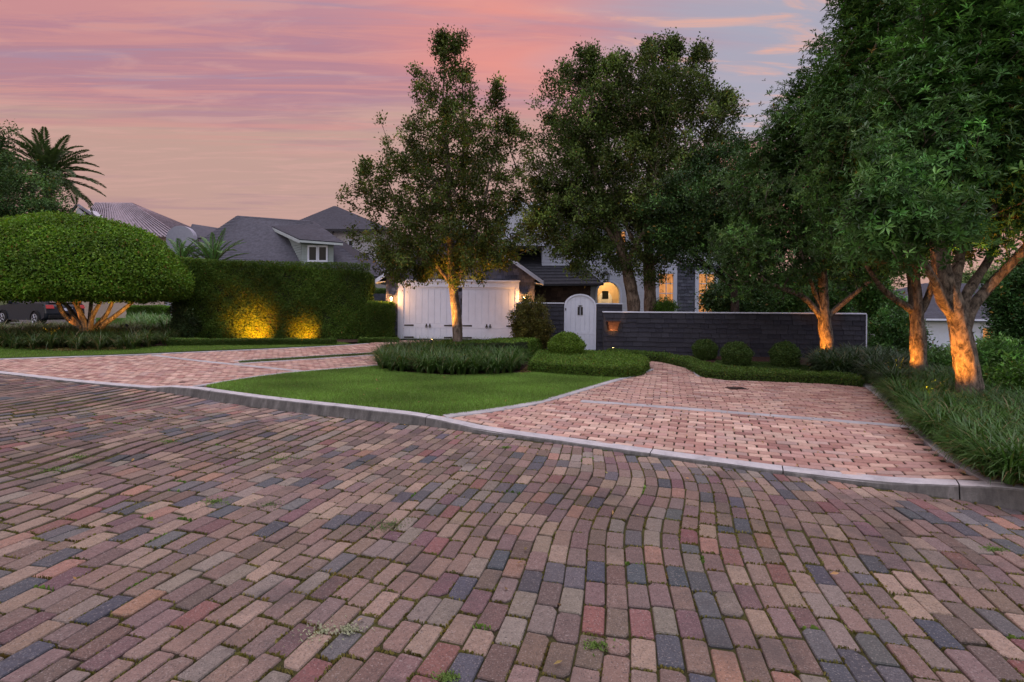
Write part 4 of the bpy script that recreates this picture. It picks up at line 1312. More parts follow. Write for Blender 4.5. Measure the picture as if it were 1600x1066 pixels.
# ---- garden walls and arched gate
YGt = 16.6
gl, gr_ = float(atd(883, 500, YGt)[0]), float(atd(930, 500, YGt)[0])
wt1 = float(atd(850, 474.5, YGt)[2])
garden_wall('short black shingled wall left of the arched gate, behind the round shrub', atd(806, 500, YGt), (gl - .05, YGt), z0, wt1, wt1, .22)
garden_wall('narrow black shingled wall piece just right of the white arched gate', (gr_ + .05, YGt), atd(972, 500, YGt), z0, wt1 + .0, wt1 + .0, .22)
WL0, WL1 = atd(943, 520, 15.35), atd(1352, 520, 14.75)
garden_wall('long low black shingled wall with white cap along the brick driveway', WL0, WL1, .10, float(atd(943, 488.5, 15.35)[2]), float(atd(1352, 491.5, 14.75)[2]), .25, extra_end=True)
gate = thing('arched_gate', ((gl + gr_) / 2, YGt, z0), 'white arched wooden gate with a small dark pineapple cut-out', 'gate')
gh = float(atd(906, 460.5, YGt)[2]); sp = gh - (gr_ - gl) / 2 * .78
gc = (gl + gr_) / 2; hw = (gr_ - gl) / 2
def arch(h, k=14): return [(gc + h * math.cos(q), sp + (gh - sp) * (h / hw) * math.sin(q)) for q in np.linspace(0, np.pi, k)]
nb = 6; w = 2 * (hw - .03) / nb
g0 = arch(hw - .025)
G().prism([(gc - hw + .03, YGt + .03, z0 + .02), (gc + hw - .03, YGt + .03, z0 + .02)] + [(x, YGt + .03, z) for x, z in g0], (0, .03, 0)).build('panel', M['white_paint'], gate)
for k in range(nb):
    x0, x1 = gc - hw + .03 + k * w + .006, gc - hw + .03 + (k + 1) * w - .006
    zt = lambda x: sp + (gh - sp) * math.sqrt(max(0, 1 - ((x - gc) / hw) ** 2)) - .06
    for (za, zb) in ((z0 + .06, z0 + .52), (z0 + .60, None)):
        if zb is None:
            cut = k in (2, 3)
            if cut:
                G().prism([(x0, YGt + .03, za), (x1, YGt + .03, za), (x1, YGt + .03, zt(x1) * 0 + min(zt(x0), zt(x1))), (x0, YGt + .03, min(zt(x0), zt(x1)))], (0, -.018, 0)).build('board', M['white_paint'], gate)
            else: G().prism([(x0, YGt + .03, za), (x1, YGt + .03, za), (x1, YGt + .03, zt(x1)), (x0, YGt + .03, zt(x0))], (0, -.018, 0)).build('board', M['white_paint'], gate)
        else: G().box((x0, YGt + .012, za), (x1, YGt + .03, zb)).build('board', M['white_paint'], gate)
G().box((gc - hw + .03, YGt + .008, z0 + .52), (gc + hw - .03, YGt + .03, z0 + .60)).build('rail', M['white_paint'], gate)
G().box((gc - hw + .03, YGt + .008, z0 + .01), (gc + hw - .03, YGt + .03, z0 + .06)).build('rail', M['white_paint'], gate)
# pineapple cut-out: two dark slots and a leafy crown
G().box((gc - .085, YGt - .004, gh - .66), (gc - .012, YGt + .013, gh - .40)).build('cut_out', M['black_iron'], gate)
G().box((gc + .012, YGt - .004, gh - .66), (gc + .085, YGt + .013, gh - .40)).build('cut_out', M['black_iron'], gate)
g = G()
for k, a in enumerate((-1.0, -.5, 0, .5, 1.0)):
    g.prism([(gc - .02 + a * .02, YGt + .013, gh - .385), (gc + .02 + a * .02, YGt + .013, gh - .385), (gc + a * .075, YGt + .013, gh - .325 - abs(a) * .02)], (0, -.017, 0))
g.build('cut_out', M['black_iron'], gate)
for sg in (-1, 1): G().box((gc + sg * (hw + .0) - .03, YGt - .01, z0), (gc + sg * hw + .03, YGt + .1, sp)).build('post', M['white_paint'], gate)
A1, A2 = arch(hw + .03, 17), arch(hw - .03, 17)
g = G()
for k in range(16): g.prism([(A1[k][0], YGt - .01, A1[k][1]), (A1[k + 1][0], YGt - .01, A1[k + 1][1]), (A2[k + 1][0], YGt - .01, A2[k + 1][1]), (A2[k][0], YGt - .01, A2[k][1])], (0, .11, 0))
g.build('arch_trim', M['white_paint'], gate)
for zz in (sp - .1, z0 + .35): G().box((gl - .005, YGt - .022, zz - .04), (gl + .03, YGt - .011, zz + .04)).build('hinge', M['black_iron'], gate)
# copper box hung on the long wall, lit from below
bx = thing('wall_planter', tuple(atd(958, 517, 15.3)), 'rusty copper bowl-shaped box hung on the black wall right of the gate', 'planter')
c_ = atd(957, 510, 15.33); w_ = .19
yb, yf = c_[1] - .035, c_[1] - .22
zt_, zb_ = c_[2] + .14, c_[2] - .14
top = [(c_[0] - w_, yb, zt_), (c_[0] + w_, yb, zt_), (c_[0] + w_ * .95, yf, zt_), (c_[0] - w_ * .95, yf, zt_)]
bot = [(c_[0] - w_ * .8, yb, zb_), (c_[0] + w_ * .8, yb, zb_), (c_[0] + w_ * .6, yf + .06, zb_ + .03), (c_[0] - w_ * .6, yf + .06, zb_ + .03)]
G().add(top + bot, [(0, 3, 2, 1), (4, 5, 6, 7), (0, 1, 5, 4), (1, 2, 6, 5), (2, 3, 7, 6), (3, 0, 4, 7)]).build('body', M['brass_box'], bx, bevel=.01)
G().box((c_[0] - w_ - .02, yf - .012, zt_ + .002), (c_[0] + w_ + .02, yb + .004, zt_ + .028)).build('rim', M['brass_box'], bx)

# ---- main white house behind the wall
YH = 24.2
hx = lambda px: float(atd(px, 475, YH)[0]); hz_ = lambda py, px=980: float(atd(px, py, YH)[2])
house = thing('white_house', (hx(980), YH, z0), 'pale blue-white two-storey house with arched lit porch and dark roof behind the trees', 'house')
zE = hz_(322)
ax0, ax1 = hx(933), hx(968); atop = hz_(441, 950); asp = atop - (ax1 - ax0) / 2
acx, ahw = (ax0 + ax1) / 2, (ax1 - ax0) / 2
hl, hr = hx(846), hx(1136); hm = hx(1058)
# wall pieces leave the arch open
def slab(x0, x1, za, zb, name='wall', mat=None, y=YH, th=.25): return G().box((x0, y, za), (x1, y + th, zb)).build(name, mat or M['blue_white'], house)
slab(hl, ax0, z0 - .2, zE); slab(ax1, hm, z0 - .2, zE); slab(hm, hr, z0 - .2, zE)
ar = [(acx + ahw * math.cos(q), asp + (atop - asp) * math.sin(q)) for q in np.linspace(0, np.pi, 15)]
g = G()
for k in range(14):
    (x1_, z1_), (x0_, z0_) = ar[k], ar[k + 1]
    g.prism([(x0_, YH, z0_), (x1_, YH, z1_), (x1_, YH, zE), (x0_, YH, zE)], (0, .25, 0))
g.build('wall', M['blue_white'], house)
# clapboards on the near face, each course a proud strip
g = G(); z = z0
while z < zE - .1:
    for (a, b) in ((hl, hx(1019)),):
        segs = [(a, b)]
        if z < atop + .05:
            hw2 = ahw if z < asp else ahw * math.sqrt(max(0, 1 - ((z - asp) / (atop - asp)) ** 2)) if z < atop else 0
            segs = [(a, acx - hw2 - .1), (acx + hw2 + .1, b)]
        for (p, q) in segs:
            g.add([(p, YH - .018, z), (q, YH - .018, z), (q, YH - .004, z + .15), (p, YH - .004, z + .15), (p, YH, z), (q, YH, z)], [(0, 1, 2, 3), (4, 5, 1, 0)])
    z += .15
g.build('clapboards', M['blue_white'], house, kind='stuff')
sk = G()
for s in shingle_rows((hx(1058), YH, z0), (1, 0, 0), hr - hx(1058), 3.4, (0, -1, 0), .16, .16, .32, pal=[(.10, .11, .14), (.12, .13, .16), (.085, .09, .12)]): sk.add(*s)
sk.build('shingle_cladding', M['shingle'], house, kind='stuff')
# arch trim and glowing porch recess
g = G()
A1 = [(acx + (ahw + .10) * math.cos(q), asp + (atop - asp + .10) * math.sin(q)) for q in np.linspace(0, np.pi, 15)]
for k in range(14): g.prism([(A1[k][0], YH - .05, A1[k][1]), (A1[k + 1][0], YH - .05, A1[k + 1][1]), (ar[k + 1][0], YH - .05, ar[k + 1][1]), (ar[k][0], YH - .05, ar[k][1])], (0, .08, 0))
for sg in (-1, 1): g.box((acx + sg * ahw - (.1 if sg < 0 else 0), YH - .05, z0), (acx + sg * ahw + (.1 if sg > 0 else 0), YH + .03, asp))
g.build('porch_arch', M['white_paint'], house)
M['plaster'] = plain('plaster', (.62, .50, .36), .7, .08)
rec = G()
rec.box((ax0 - .9, YH + 1.9, z0), (ax1 + .9, YH + 2.0, 3.4)).box((ax0 - .9, YH + .26, z0), (ax0 - .8, YH + 1.9, 3.4)).box((ax1 + .8, YH + .26, z0), (ax1 + .9, YH + 1.9, 3.4)).box((ax0 - .9, YH + .26, 3.4), (ax1 + .9, YH + 2.0, 3.5)).box((ax0 - .9, YH + .26, z0 - .05), (ax1 + .9, YH + 2, z0))
rec.build('porch_wall', M['plaster'], house)
# inner door with arched surround and a wreath of light panes
g = G(); A3 = [(acx + .18 + .36 * math.cos(q), asp - .25 + .36 * math.sin(q)) for q in np.linspace(0, np.pi, 13)]
g.prism([(acx - .18, YH + 1.88, z0), (acx + .54, YH + 1.88, z0)] + [(x, YH + 1.88, z) for x, z in A3], (0, -.05, 0))
g.build('door', M['white_paint'], house)
G().box((acx + .02, YH + 1.81, 1.9), (acx + .34, YH + 1.828, 2.3)).build('door_glass', M['glass'], house)
d = bpy.data.lights.new('lamp_light', 'POINT'); d.energy = 60; d.color = (1, .62, .25); d.shadow_soft_size = .15
o = bpy.data.objects.new('lamp_light', d); col.objects.link(o); o.parent = house; o.location = (acx - house.location.x, 1.0, 2.75)
# windows with white frames, muntins and lit rooms behind
M['lit_room'] = None
def lit_mat():
    m, n, bs, out, pos = new_mat('lit_room')
    a = n.noise(pos, 2.2, 3, .6); mp = n.n('ShaderNodeMapping'); mp.inputs['Scale'].default_value = (9, 9, .3); n.put(mp.inputs[0], pos)
    f = n.noise(mp.outputs[0], 1.6, 3, .5)
    c = n.ramp(n.m('ADD', n.m('MULTIPLY', a, .5), n.m('MULTIPLY', f, .5)), [(.3, (.28, .08, .02)), (.5, (.85, .33, .09)), (.7, (1.0, .52, .2))])
    n.put(bs.inputs['Base Color'], (.1, .05, .02, 1)); n.put(bs.inputs['Emission Color'], c); bs.inputs['Emission Strength'].default_value = .75
    return m
M['lit_room'] = lit_mat()
def window(px0, px1, py0, py1, Y, parent, lit=True, cols_=2, rows=3, trim=.1, trim_mat='white_paint', sill=True, glass='glass'):
    a, b = atd(px0, py1, Y), atd(px1, py0, Y); x0, x1, z0_, z1_ = a[0], b[0], a[2], b[2]
    f = G()
    f.box((x0 - trim, Y - .05, z0_ - trim), (x0, Y + .004, z1_ + trim)).box((x1, Y - .05, z0_ - trim), (x1 + trim, Y + .004, z1_ + trim))
    f.box((x0, Y - .048, z1_), (x1, Y + .004, z1_ + trim)).box((x0, Y - .048, z0_ - trim), (x1, Y + .004, z0_))
    w = f.build('window', M[trim_mat], parent)
    for i in range(cols_):
        for j in range(rows):
            dx_, dz_ = (x1 - x0) / cols_, (z1_ - z0_) / rows; m_ = .018
            G().box((x0 + i * dx_ + m_, Y - .022, z0_ + j * dz_ + m_), (x0 + (i + 1) * dx_ - m_, Y - .016, z0_ + (j + 1) * dz_ - m_)).build('pane', M['lit_room'] if lit else M[glass], w)
    g = G()
    for i in range(1, cols_): g.box((x0 + i * (x1 - x0) / cols_ - .018, Y - .034, z0_), (x0 + i * (x1 - x0) / cols_ + .018, Y - .024, z1_))
    for j in range(1, rows): g.box((x0, Y - .033, z0_ + j * (z1_ - z0_) / rows - .018), (x1, Y - .0245, z0_ + j * (z1_ - z0_) / rows + .018))
    g.box((x0, Y - .014, z0_), (x1, Y + .003, z1_))
    g.build('muntins', M[trim_mat], w)
    return w
window(1029, 1052, 428, 489, YH - .02, house, rows=4, trim=.17)
window(1091, 1116, 428, 490, YH - .02, house, rows=4, trim=.17)
window(962, 977, 362, 396, YH - .02, house, rows=2)
window(866, 880, 372, 393, YH - .02, house, lit=False, rows=2, trim=.12)
# roof of the house: hipped, with a small front gable
hw0, hw1 = hl - .6, hr + .6
rz = hz_(276)
shingled_slab('roof', [(hw0, YH - .6, zE), (hw1, YH - .6, zE), (hw1 - 3.5, YH + 4, rz), (hw0 + 3.0, YH + 4, rz)], M['roof_dark'], house, 26)
shingled_slab('roof', [(hw1, YH - .6, zE), (hw1, YH + 8.6, zE), (hw1 - 3.5, YH + 4.01, rz), (hw1 - 3.5, YH + 4, rz)], M['roof_dark'], house, 20)
shingled_slab('roof', [(hw0, YH + 8.6, zE), (hw0, YH - .6, zE), (hw0 + 3, YH + 4, rz), (hw0 + 3, YH + 4.01, rz)], M['roof_dark'], house, 20)
G().box((hl, YH + .25, z0), (hl + .25, YH + 8, zE)).build('wall', M['blue_white'], house)
G().box((hr - .25, YH + .25, z0), (hr, YH + 8, zE)).build('wall', M['blue_white'], house)
G().box((hw0, YH - .62, zE - .14), (hw1, YH - .58, zE + .02)).build('fascia', M['white_paint'], house)
# white gabled bay that shows above the garage roof
YB = 23.9
bay = thing('gabled_bay', (hx(820), YB, 3.0), 'pale gable end with white rake boards peeking above the garage roof', 'building')
q = [atd(772, 384, YB), atd(852, 384, YB), atd(852, 352, YB), atd(812, 318, YB), atd(772, 352, YB)]
G().prism([(p[0], YB, p[2]) for p in q], (0, 3.5, 0)).build('wall', M['blue_white'], bay)
for (a, b) in ((q[3], (atd(862, 362, YB))), ((atd(762, 362, YB)), q[3])):
    G().prism([(a[0], YB - .12, a[2] - .02), (b[0], YB - .12, b[2] - .02), (b[0], YB - .12, b[2] + .2), (a[0], YB - .12, a[2] + .2)], (0, .06, 0)).build('rake_board', M['white_paint'], bay)
    G().prism([(a[0], YB - .14, a[2] + .21), (b[0], YB - .14, b[2] + .21), (b[0], YB - .14, b[2] + .29), (a[0], YB - .14, a[2] + .29)], (0, 4, 0)).build('roof', M['roof_dark'], bay)
G().box((q[1][0] - .16, YB - .06, q[1][2]), (q[1][0], YB - .003, q[2][2])).build('corner_board', M['white_paint'], bay)
# hanging lantern in front of the porch
lp = atd(947, 433, YH - .5)
ln = thing('porch_lantern', (lp[0], lp[1], lp[2] - .3), 'black lantern hanging above the lit arched porch', 'lantern')
g = G().tube([(lp[0], lp[1], lp[2] + .12), (lp[0], lp[1], lp[2] + .16), (lp[0], lp[1], lp[2] + .28)], [.24, .16, .02], 8); g.build('hood', M['black_iron'], ln)
g = G()
for k in range(6):
    a = k * math.pi / 3; g.tube([(lp[0] + .17 * math.cos(a), lp[1] + .17 * math.sin(a), lp[2] + .12), (lp[0] + .13 * math.cos(a), lp[1] + .13 * math.sin(a), lp[2] - .22)], [.014, .014], 4)
g.build('frame', M['black_iron'], ln)
G().tube([(lp[0], lp[1], lp[2] - .24), (lp[0], lp[1], lp[2] - .21)], [.15, .15], 8).build('base', M['black_iron'], ln)
G().tube([(lp[0], lp[1], lp[2] + .28), (lp[0], lp[1] + .5, lp[2] + .42)], [.018, .018], 5).build('bracket', M['black_iron'], ln)

# ---- neighbour with grey hipped roof and dormer
M['sage_board'] = plain('sage_board', (.27, .33, .33), .6, .08, 3, .05)
M['roof_wall'] = plain('roof_wall', (.33, .34, .40), .7, .1)
M['sage_trim'] = plain('sage_trim', (.40, .46, .47), .6, .08, 3, .05)
M['pale_wall'] = plain('pale_wall', (.50, .50, .54), .7, .08)
M['beige_wall'] = plain('beige_wall', (.52, .42, .36), .7, .08)
def px3(px, py, Y): return atd(px, py, Y)
Yn = 34.0
nb_ = thing('neighbour_house', tuple(px3(420, 500, Yn)), 'house with big grey hipped shingle roof and sage dormer behind the tall hedge', 'house')
e0, e1 = px3(246, 420, Yn), px3(580, 420, Yn); ez2 = (e0[2] + e1[2]) / 2 - .1
r0, r1 = px3(371, 337, 39), px3(484, 341, 39); rzz = r0[2]
e0[2] = e1[2] = ez2
b0, b1 = np.array([e0[0], 44, ez2]), np.array([e1[0], 44, ez2]); r1[2] = rzz - .35; 
def rough_slab(name, pts, mat, parent, rows=24):
    return shingled_slab(name, pts, mat, parent, rows, .035)
rough_slab('roof', [e0, e1, r1, r0], M['roof_grey'], nb_, 34)
rough_slab('roof', [b0, e0, r0, r0 + (0, .02, 0)], M['roof_grey'], nb_, 30)
rough_slab('roof', [e1, b1, r1 + (0, .02, 0), r1], M['roof_grey'], nb_, 30)
G().box((e0[0] + .5, Yn + .6, -.2), (e1[0] - .5, Yn + 8, ez2)).build('wall', M['pale_wall'], nb_)
G().box((e0[0] - .03, Yn - .06, ez2 - .16), (e1[0] + .03, Yn - .01, ez2 + .03)).build('gutter', M['white_paint'], nb_)
# dormer
Yd = 34.6
d0, d1 = px3(471, 421, Yd), px3(521, 421, Yd); dzt = px3(495, 380, Yd)[2]; dzt0 = dzt + .35
back = 39.5
bk_ = float(px3(436, 400, 38.4)[0] - d0[0]); dzt0 = dzt + .05
dm = G().prism([(d0[0], Yd, d0[2]), (d1[0], Yd, d1[2]), (d1[0], Yd, dzt), (d0[0], Yd, dzt0)], (bk_, 3.8, 1.0)).build('dormer', M['sage_board'], nb_)
g = G(); z = d0[2]
while z < dzt - .05:
    g.add([(d0[0], Yd - .045, z), (d1[0], Yd - .045, z), (d1[0], Yd - .004, z + .17), (d0[0], Yd - .004, z + .17), (d0[0], Yd, z), (d1[0], Yd, z)], [(0, 1, 2, 3), (4, 5, 1, 0)])
    g.add([(d0[0] + bk_ - .06, Yd + 3.8, z), (d0[0] - .06, Yd, z), (d0[0] - .006, Yd, z + .17), (d0[0] + bk_ - .006, Yd + 3.8, z + .17), (d0[0] + bk_, Yd + 3.8, z), (d0[0], Yd, z)], [(0, 1, 2, 3), (4, 5, 1, 0)])
    z += .17
g.build('clapboards', M['sage_board'], dm, kind='stuff')
window(483, 494.5, 386, 407, Yd - .045, nb_, lit=False, cols_=1, rows=1, trim=.10)
window(498.5, 510, 386, 407, Yd - .045, nb_, lit=False, cols_=1, rows=1, trim=.10)
ra, rb_ = px3(420, 358, Yd - .8), px3(536, 381, Yd - .5)
A_ = px3(468, 374, Yd - .6); B_ = px3(536, 379, Yd - .6); C_ = px3(492, 347, 39.2); D_ = px3(416, 350, 38.9)
shingled_slab('dormer_roof', [A_, B_, C_, D_], M['roof_grey'], nb_, 16)
G().prism([A_ - (0, 0, .2), B_ - (0, 0, .2), B_ - (0, 0, .06), A_ - (0, 0, .06)], (0, -.04, 0)).build('fascia', M['sage_trim'], nb_)
G().prism([A_ - (0, 0, .26), D_ - (0, 0, .26), D_ - (0, 0, .06), A_ - (0, 0, .06)], (-.04, 0, 0)).build('fascia', M['sage_trim'], nb_)
# taller pale house behind it
Y2 = 48.0
h2 = thing('far_house', tuple(px3(525, 500, Y2)), 'taller pale house with grey pyramid roof behind the sage dormer', 'house')
A_, B_ = px3(436, 357, Y2 - 1), px3(612, 357, Y2 - 1); A_[2] = B_[2] = float(px3(520, 358, Y2 - 1)[2])
Ap = px3(523, 322, Y2 + 4.5); Bk = np.array([0, 10, 0])
rough_slab('roof', [A_, B_, Ap + (.05, 0, 0), Ap - (.05, 0, 0)], M['roof_grey'], h2, 26)
rough_slab('roof', [B_, B_ + Bk, Ap + (.05, .02, 0), Ap + (.05, 0, 0)], M['roof_grey'], h2, 26)
rough_slab('roof', [A_ + Bk, A_, Ap - (.05, 0, 0), Ap + (-.05, .02, 0)], M['roof_grey'], h2, 26)
G().box((A_[0] + .9, Y2, -.2), (B_[0] - .9, Y2 + 8, A_[2])).build('wall', M['pale_wall'], h2)
G().box((A_[0] - .05, Y2 - 1.1, A_[2] - .2), (B_[0] + .05, Y2 - 1.0, A_[2] + .02)).build('gutter', M['roof_dark'], h2)
window(545, 551, 376, 393, Y2 - .03, h2, lit=False, cols_=1, rows=2, trim=.1)
p = px3(519, 362, Y2 - .1); G().tube([(p[0] + .4, Y2 - .9, A_[2] - .2), (p[0], Y2 - .12, A_[2] - .7), (p[0], Y2 - .12, 0)], [.06] * 3, 6).build('downpipe', M['black_iron'], h2)
# low dark roofs and eaves seen through the gap left of the garage
gp = thing('low_outbuilding', tuple(px3(590, 500, 30)), 'low dark-roofed outbuilding in the gap between tall hedge and garage', 'building')
G().box((px3(566, 500, 30)[0], 30, 0), (px3(640, 500, 30)[0], 33, px3(590, 432, 30)[2])).build('wall', M['pale_wall'], gp)
shingled_slab('roof', [px3(560, 432, 29.4), px3(650, 432, 29.4), px3(650, 414, 32), px3(560, 414, 32)], M['roof_grey'], gp, 10)
G().box((px3(579, 500, 30)[0], 29.97, px3(590, 452, 30)[2]), (px3(585, 500, 30)[0], 29.995, px3(590, 436, 30)[2])).build('window', M['glass'], gp)
bn = thing('beam_fence', tuple(px3(592, 530, 25.5)), 'weathered grey rail fence in the gap left of the garage', 'fence')
for k, (ya, yb_) in enumerate(((471, 459),)):
    G().box((px3(560, ya, 25.5)[0], 25.5, px3(590, ya, 25.5)[2]), (px3(625, ya, 25.5)[0], 25.56, px3(590, yb_, 25.5)[2])).build('rail', M['roof_grey'], bn)
for pxx in (568, 600): G().box((px3(pxx, 500, 25.6)[0] - .05, 25.57, 0), (px3(pxx, 500, 25.6)[0] + .05, 25.67, px3(590, 461, 25.5)[2])).build('post', M['roof_grey'], bn)

# ---- metal-roofed house far left
M['metal_roof'] = plain('metal_roof', (.22, .21, .24), .38, .25, 2, .1, 30, metal=.55)
Ym = 44.0
mh = thing('metal_roof_house', tuple(px3(200, 500, Ym)), 'pale house with standing-seam metal roof behind the dome-shaped tree', 'house')
def seamed(name, a, b, c, d, n, parent):
    """a,b eave; c,d ridge"""
    a, b, c, d = map(lambda q: np.array(q, float), (a, b, c, d)); nn = unit(np.cross(b - a, d - a)); nn = nn if nn[2] > 0 else -nn
    g = G().prism([a, b, c, d], -nn * .1)
    r = g.build(name, M['metal_roof'], parent)
    for i in range(n + 1):
        t = i / n; p, q = a + (b - a) * t, d + (c - d) * t; s_ = unit(b - a) * .045
        G().prism([p - s_, p + s_, q + s_, q - s_], nn * .12).build('seam', M['metal_roof'], r)
    return r
ma, mb = px3(112, 366, Ym), px3(282, 372, Ym); ma[2] = mb[2] = (ma[2] + mb[2]) / 2
mr0, mr1 = px3(150, 318, Ym + 5), px3(205, 323, Ym + 5); mr1[2] = mr0[2]
seamed('roof', ma, mb, mr1, mr0, 26, mh)
seamed('roof', mb, mb + (0, 10, 0), mr1 + (0, .03, 0), mr1, 16, mh)
gg = [px3(110, 350, Ym - 1), px3(121, 324, Ym - 1), px3(150, 350, Ym - 1)]
seamed('roof', px3(108, 336, Ym - 1), px3(108, 336, Ym + 3), px3(121, 320, Ym + 3), px3(121, 320, Ym - 1), 4, mh)
seamed('roof', px3(168, 352, Ym - 1), px3(168, 352, Ym + 3), px3(121, 320, Ym + 3), px3(121, 320, Ym - 1), 8, mh)
G().prism(gg, (0, 2, 0)).build('gable', M['pale_wall'], mh)
G().box((ma[0] + .6, Ym + .5, -.2), (mb[0] - .4, Ym + 8, ma[2])).build('wall', M['beige_wall'], mh)
G().box((mb[0] - 12, Ym - 2.5, -.2), (mb[0] + 3.5, Ym + .4, 3.0)).build('wall', M['beige_wall'], mh)
th = np.linspace(0, np.pi, 15); wc_ = px3(281, 372, Ym - 3); rw = 20 * Ym / F
G().prism([(wc_[0] - rw, Ym - 3, -.1), (wc_[0] + rw, Ym - 3, -.1)] + [(wc_[0] + rw * math.cos(q), Ym - 3, wc_[2] + rw * .9 * math.sin(q)) for q in th], (0, .5, 0)).build('rounded_gable', M['roof_wall'], mh)
shingled_slab('roof', [px3(292, 372, Ym - 1), px3(350, 372, Ym - 1), px3(345, 357, Ym + 3), px3(300, 350, Ym + 3)], M['roof_grey'], mh, 8)
for pxx in (262, 285): 
    w0, w1 = px3(pxx, 488, Ym - 2.53), px3(pxx + 11, 473, Ym - 2.53)
    G().box((w0[0], Ym - 2.56, w0[2]), (w1[0], Ym - 2.51, w1[2])).build('window', M['white_paint'], mh)

# ---- white house low on the right behind the trees
Yr = 40.0
rh = thing('white_bungalow', tuple(px3(1480, 530, Yr) * (1, 1, 0) + (0, 0, -2.2)), 'low white bungalow with grey roof on lower ground behind the magnolia trunks', 'house')
ra_, rb2 = px3(1378, 494, Yr), px3(1600, 494, Yr); ra_[2] = rb2[2] = .75
rc, rd = px3(1446, 450, Yr + 7), px3(1660, 442, Yr + 7); rd[2] = rc[2] = px3(1500, 443, Yr + 7)[2]
rb2[0] += 8; rd[0] += 4
shingled_slab('roof', [ra_, rb2, rd, rc], M['roof_grey'], rh, 30)
shingled_slab('roof', [ra_ + (0, 14, 0), ra_, rc, rc + (0, .02, 0)], M['roof_grey'], rh, 22)
G().box((ra_[0] + .6, Yr + .6, -3.4), (rb2[0], Yr + 12, .75)).build('wall', M['white_paint'], rh)
G().box((ra_[0] - .03, Yr - .08, .58), (rb2[0], Yr - .0, .76)).build('gutter', M['white_paint'], rh)
G().box((ra_[0], Yr - .12, .54), (rb2[0], Yr - .085, .62)).build('fascia', M['black_iron'], rh)
window(1535, 1553, 513, 530, Yr + .57, rh, cols_=1, rows=1, trim=.1)
window(1400, 1418, 500, 520, Yr + .57, rh, lit=False, cols_=1, rows=2, trim=.1)
# ------------------------------------------------------------------ hedges and clipped shrubs
HG = (.040, .064, .014)
def hb(name, label, pa, pb, Ya, Yb, pya, pyb, th, n, L, W_, c, **kw):
    """upright clipped hedge from photo column pa (depth Ya, top row pya) to pb"""
    A, B = atd(pa, pya, Ya), atd(pb, pyb, Yb); z = kw.pop('z', .1)
    d = unit(np.array([B[0] - A[0], B[1] - A[1], 0])); bk = np.array([-d[1], d[0], 0]) * th; fr = -unit(bk)
    a0, b0_ = np.array([A[0], A[1], z]), np.array([B[0], B[1], z])
    faces = [(a0, b0_, A, fr, .62), (A, B, A + bk, (0, 0, 1), .20), (b0_, b0_ + bk, B, d, .10), (a0, a0 + bk, A, -d, .08)]
    e = .05
    core = ([a0 + fr * -e + d * e, b0_ - fr * e - d * e, B - fr * e - d * e - (0, 0, e), A - fr * e + d * e - (0, 0, e)], bk * .9)
    return hedge_block(name, label, faces, n, L, W_, c, core, **kw)
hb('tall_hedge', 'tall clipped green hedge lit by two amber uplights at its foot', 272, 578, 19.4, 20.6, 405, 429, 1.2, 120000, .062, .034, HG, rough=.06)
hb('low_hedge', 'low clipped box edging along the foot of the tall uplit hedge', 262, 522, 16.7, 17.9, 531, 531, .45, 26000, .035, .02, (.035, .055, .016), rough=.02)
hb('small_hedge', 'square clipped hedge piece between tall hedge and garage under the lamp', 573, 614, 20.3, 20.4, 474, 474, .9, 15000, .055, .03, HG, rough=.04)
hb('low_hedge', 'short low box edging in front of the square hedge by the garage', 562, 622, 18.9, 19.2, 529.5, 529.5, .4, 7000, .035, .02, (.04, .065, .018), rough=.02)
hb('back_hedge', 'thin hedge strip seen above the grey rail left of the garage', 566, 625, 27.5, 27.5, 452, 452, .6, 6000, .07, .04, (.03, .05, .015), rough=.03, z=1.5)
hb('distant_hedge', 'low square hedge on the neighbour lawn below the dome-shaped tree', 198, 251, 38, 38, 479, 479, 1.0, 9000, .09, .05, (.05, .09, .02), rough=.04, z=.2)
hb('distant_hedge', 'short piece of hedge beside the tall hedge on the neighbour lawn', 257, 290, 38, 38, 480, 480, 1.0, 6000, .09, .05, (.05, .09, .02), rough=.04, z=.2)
hb('box_hedge', 'clipped box hedge block behind the lily turf at the young tree', 640, 826, 14.2, 13.2, 540, 533, 1.5, 42000, .042, .026, (.045, .070, .016), rough=.02, top_bright=1.25)

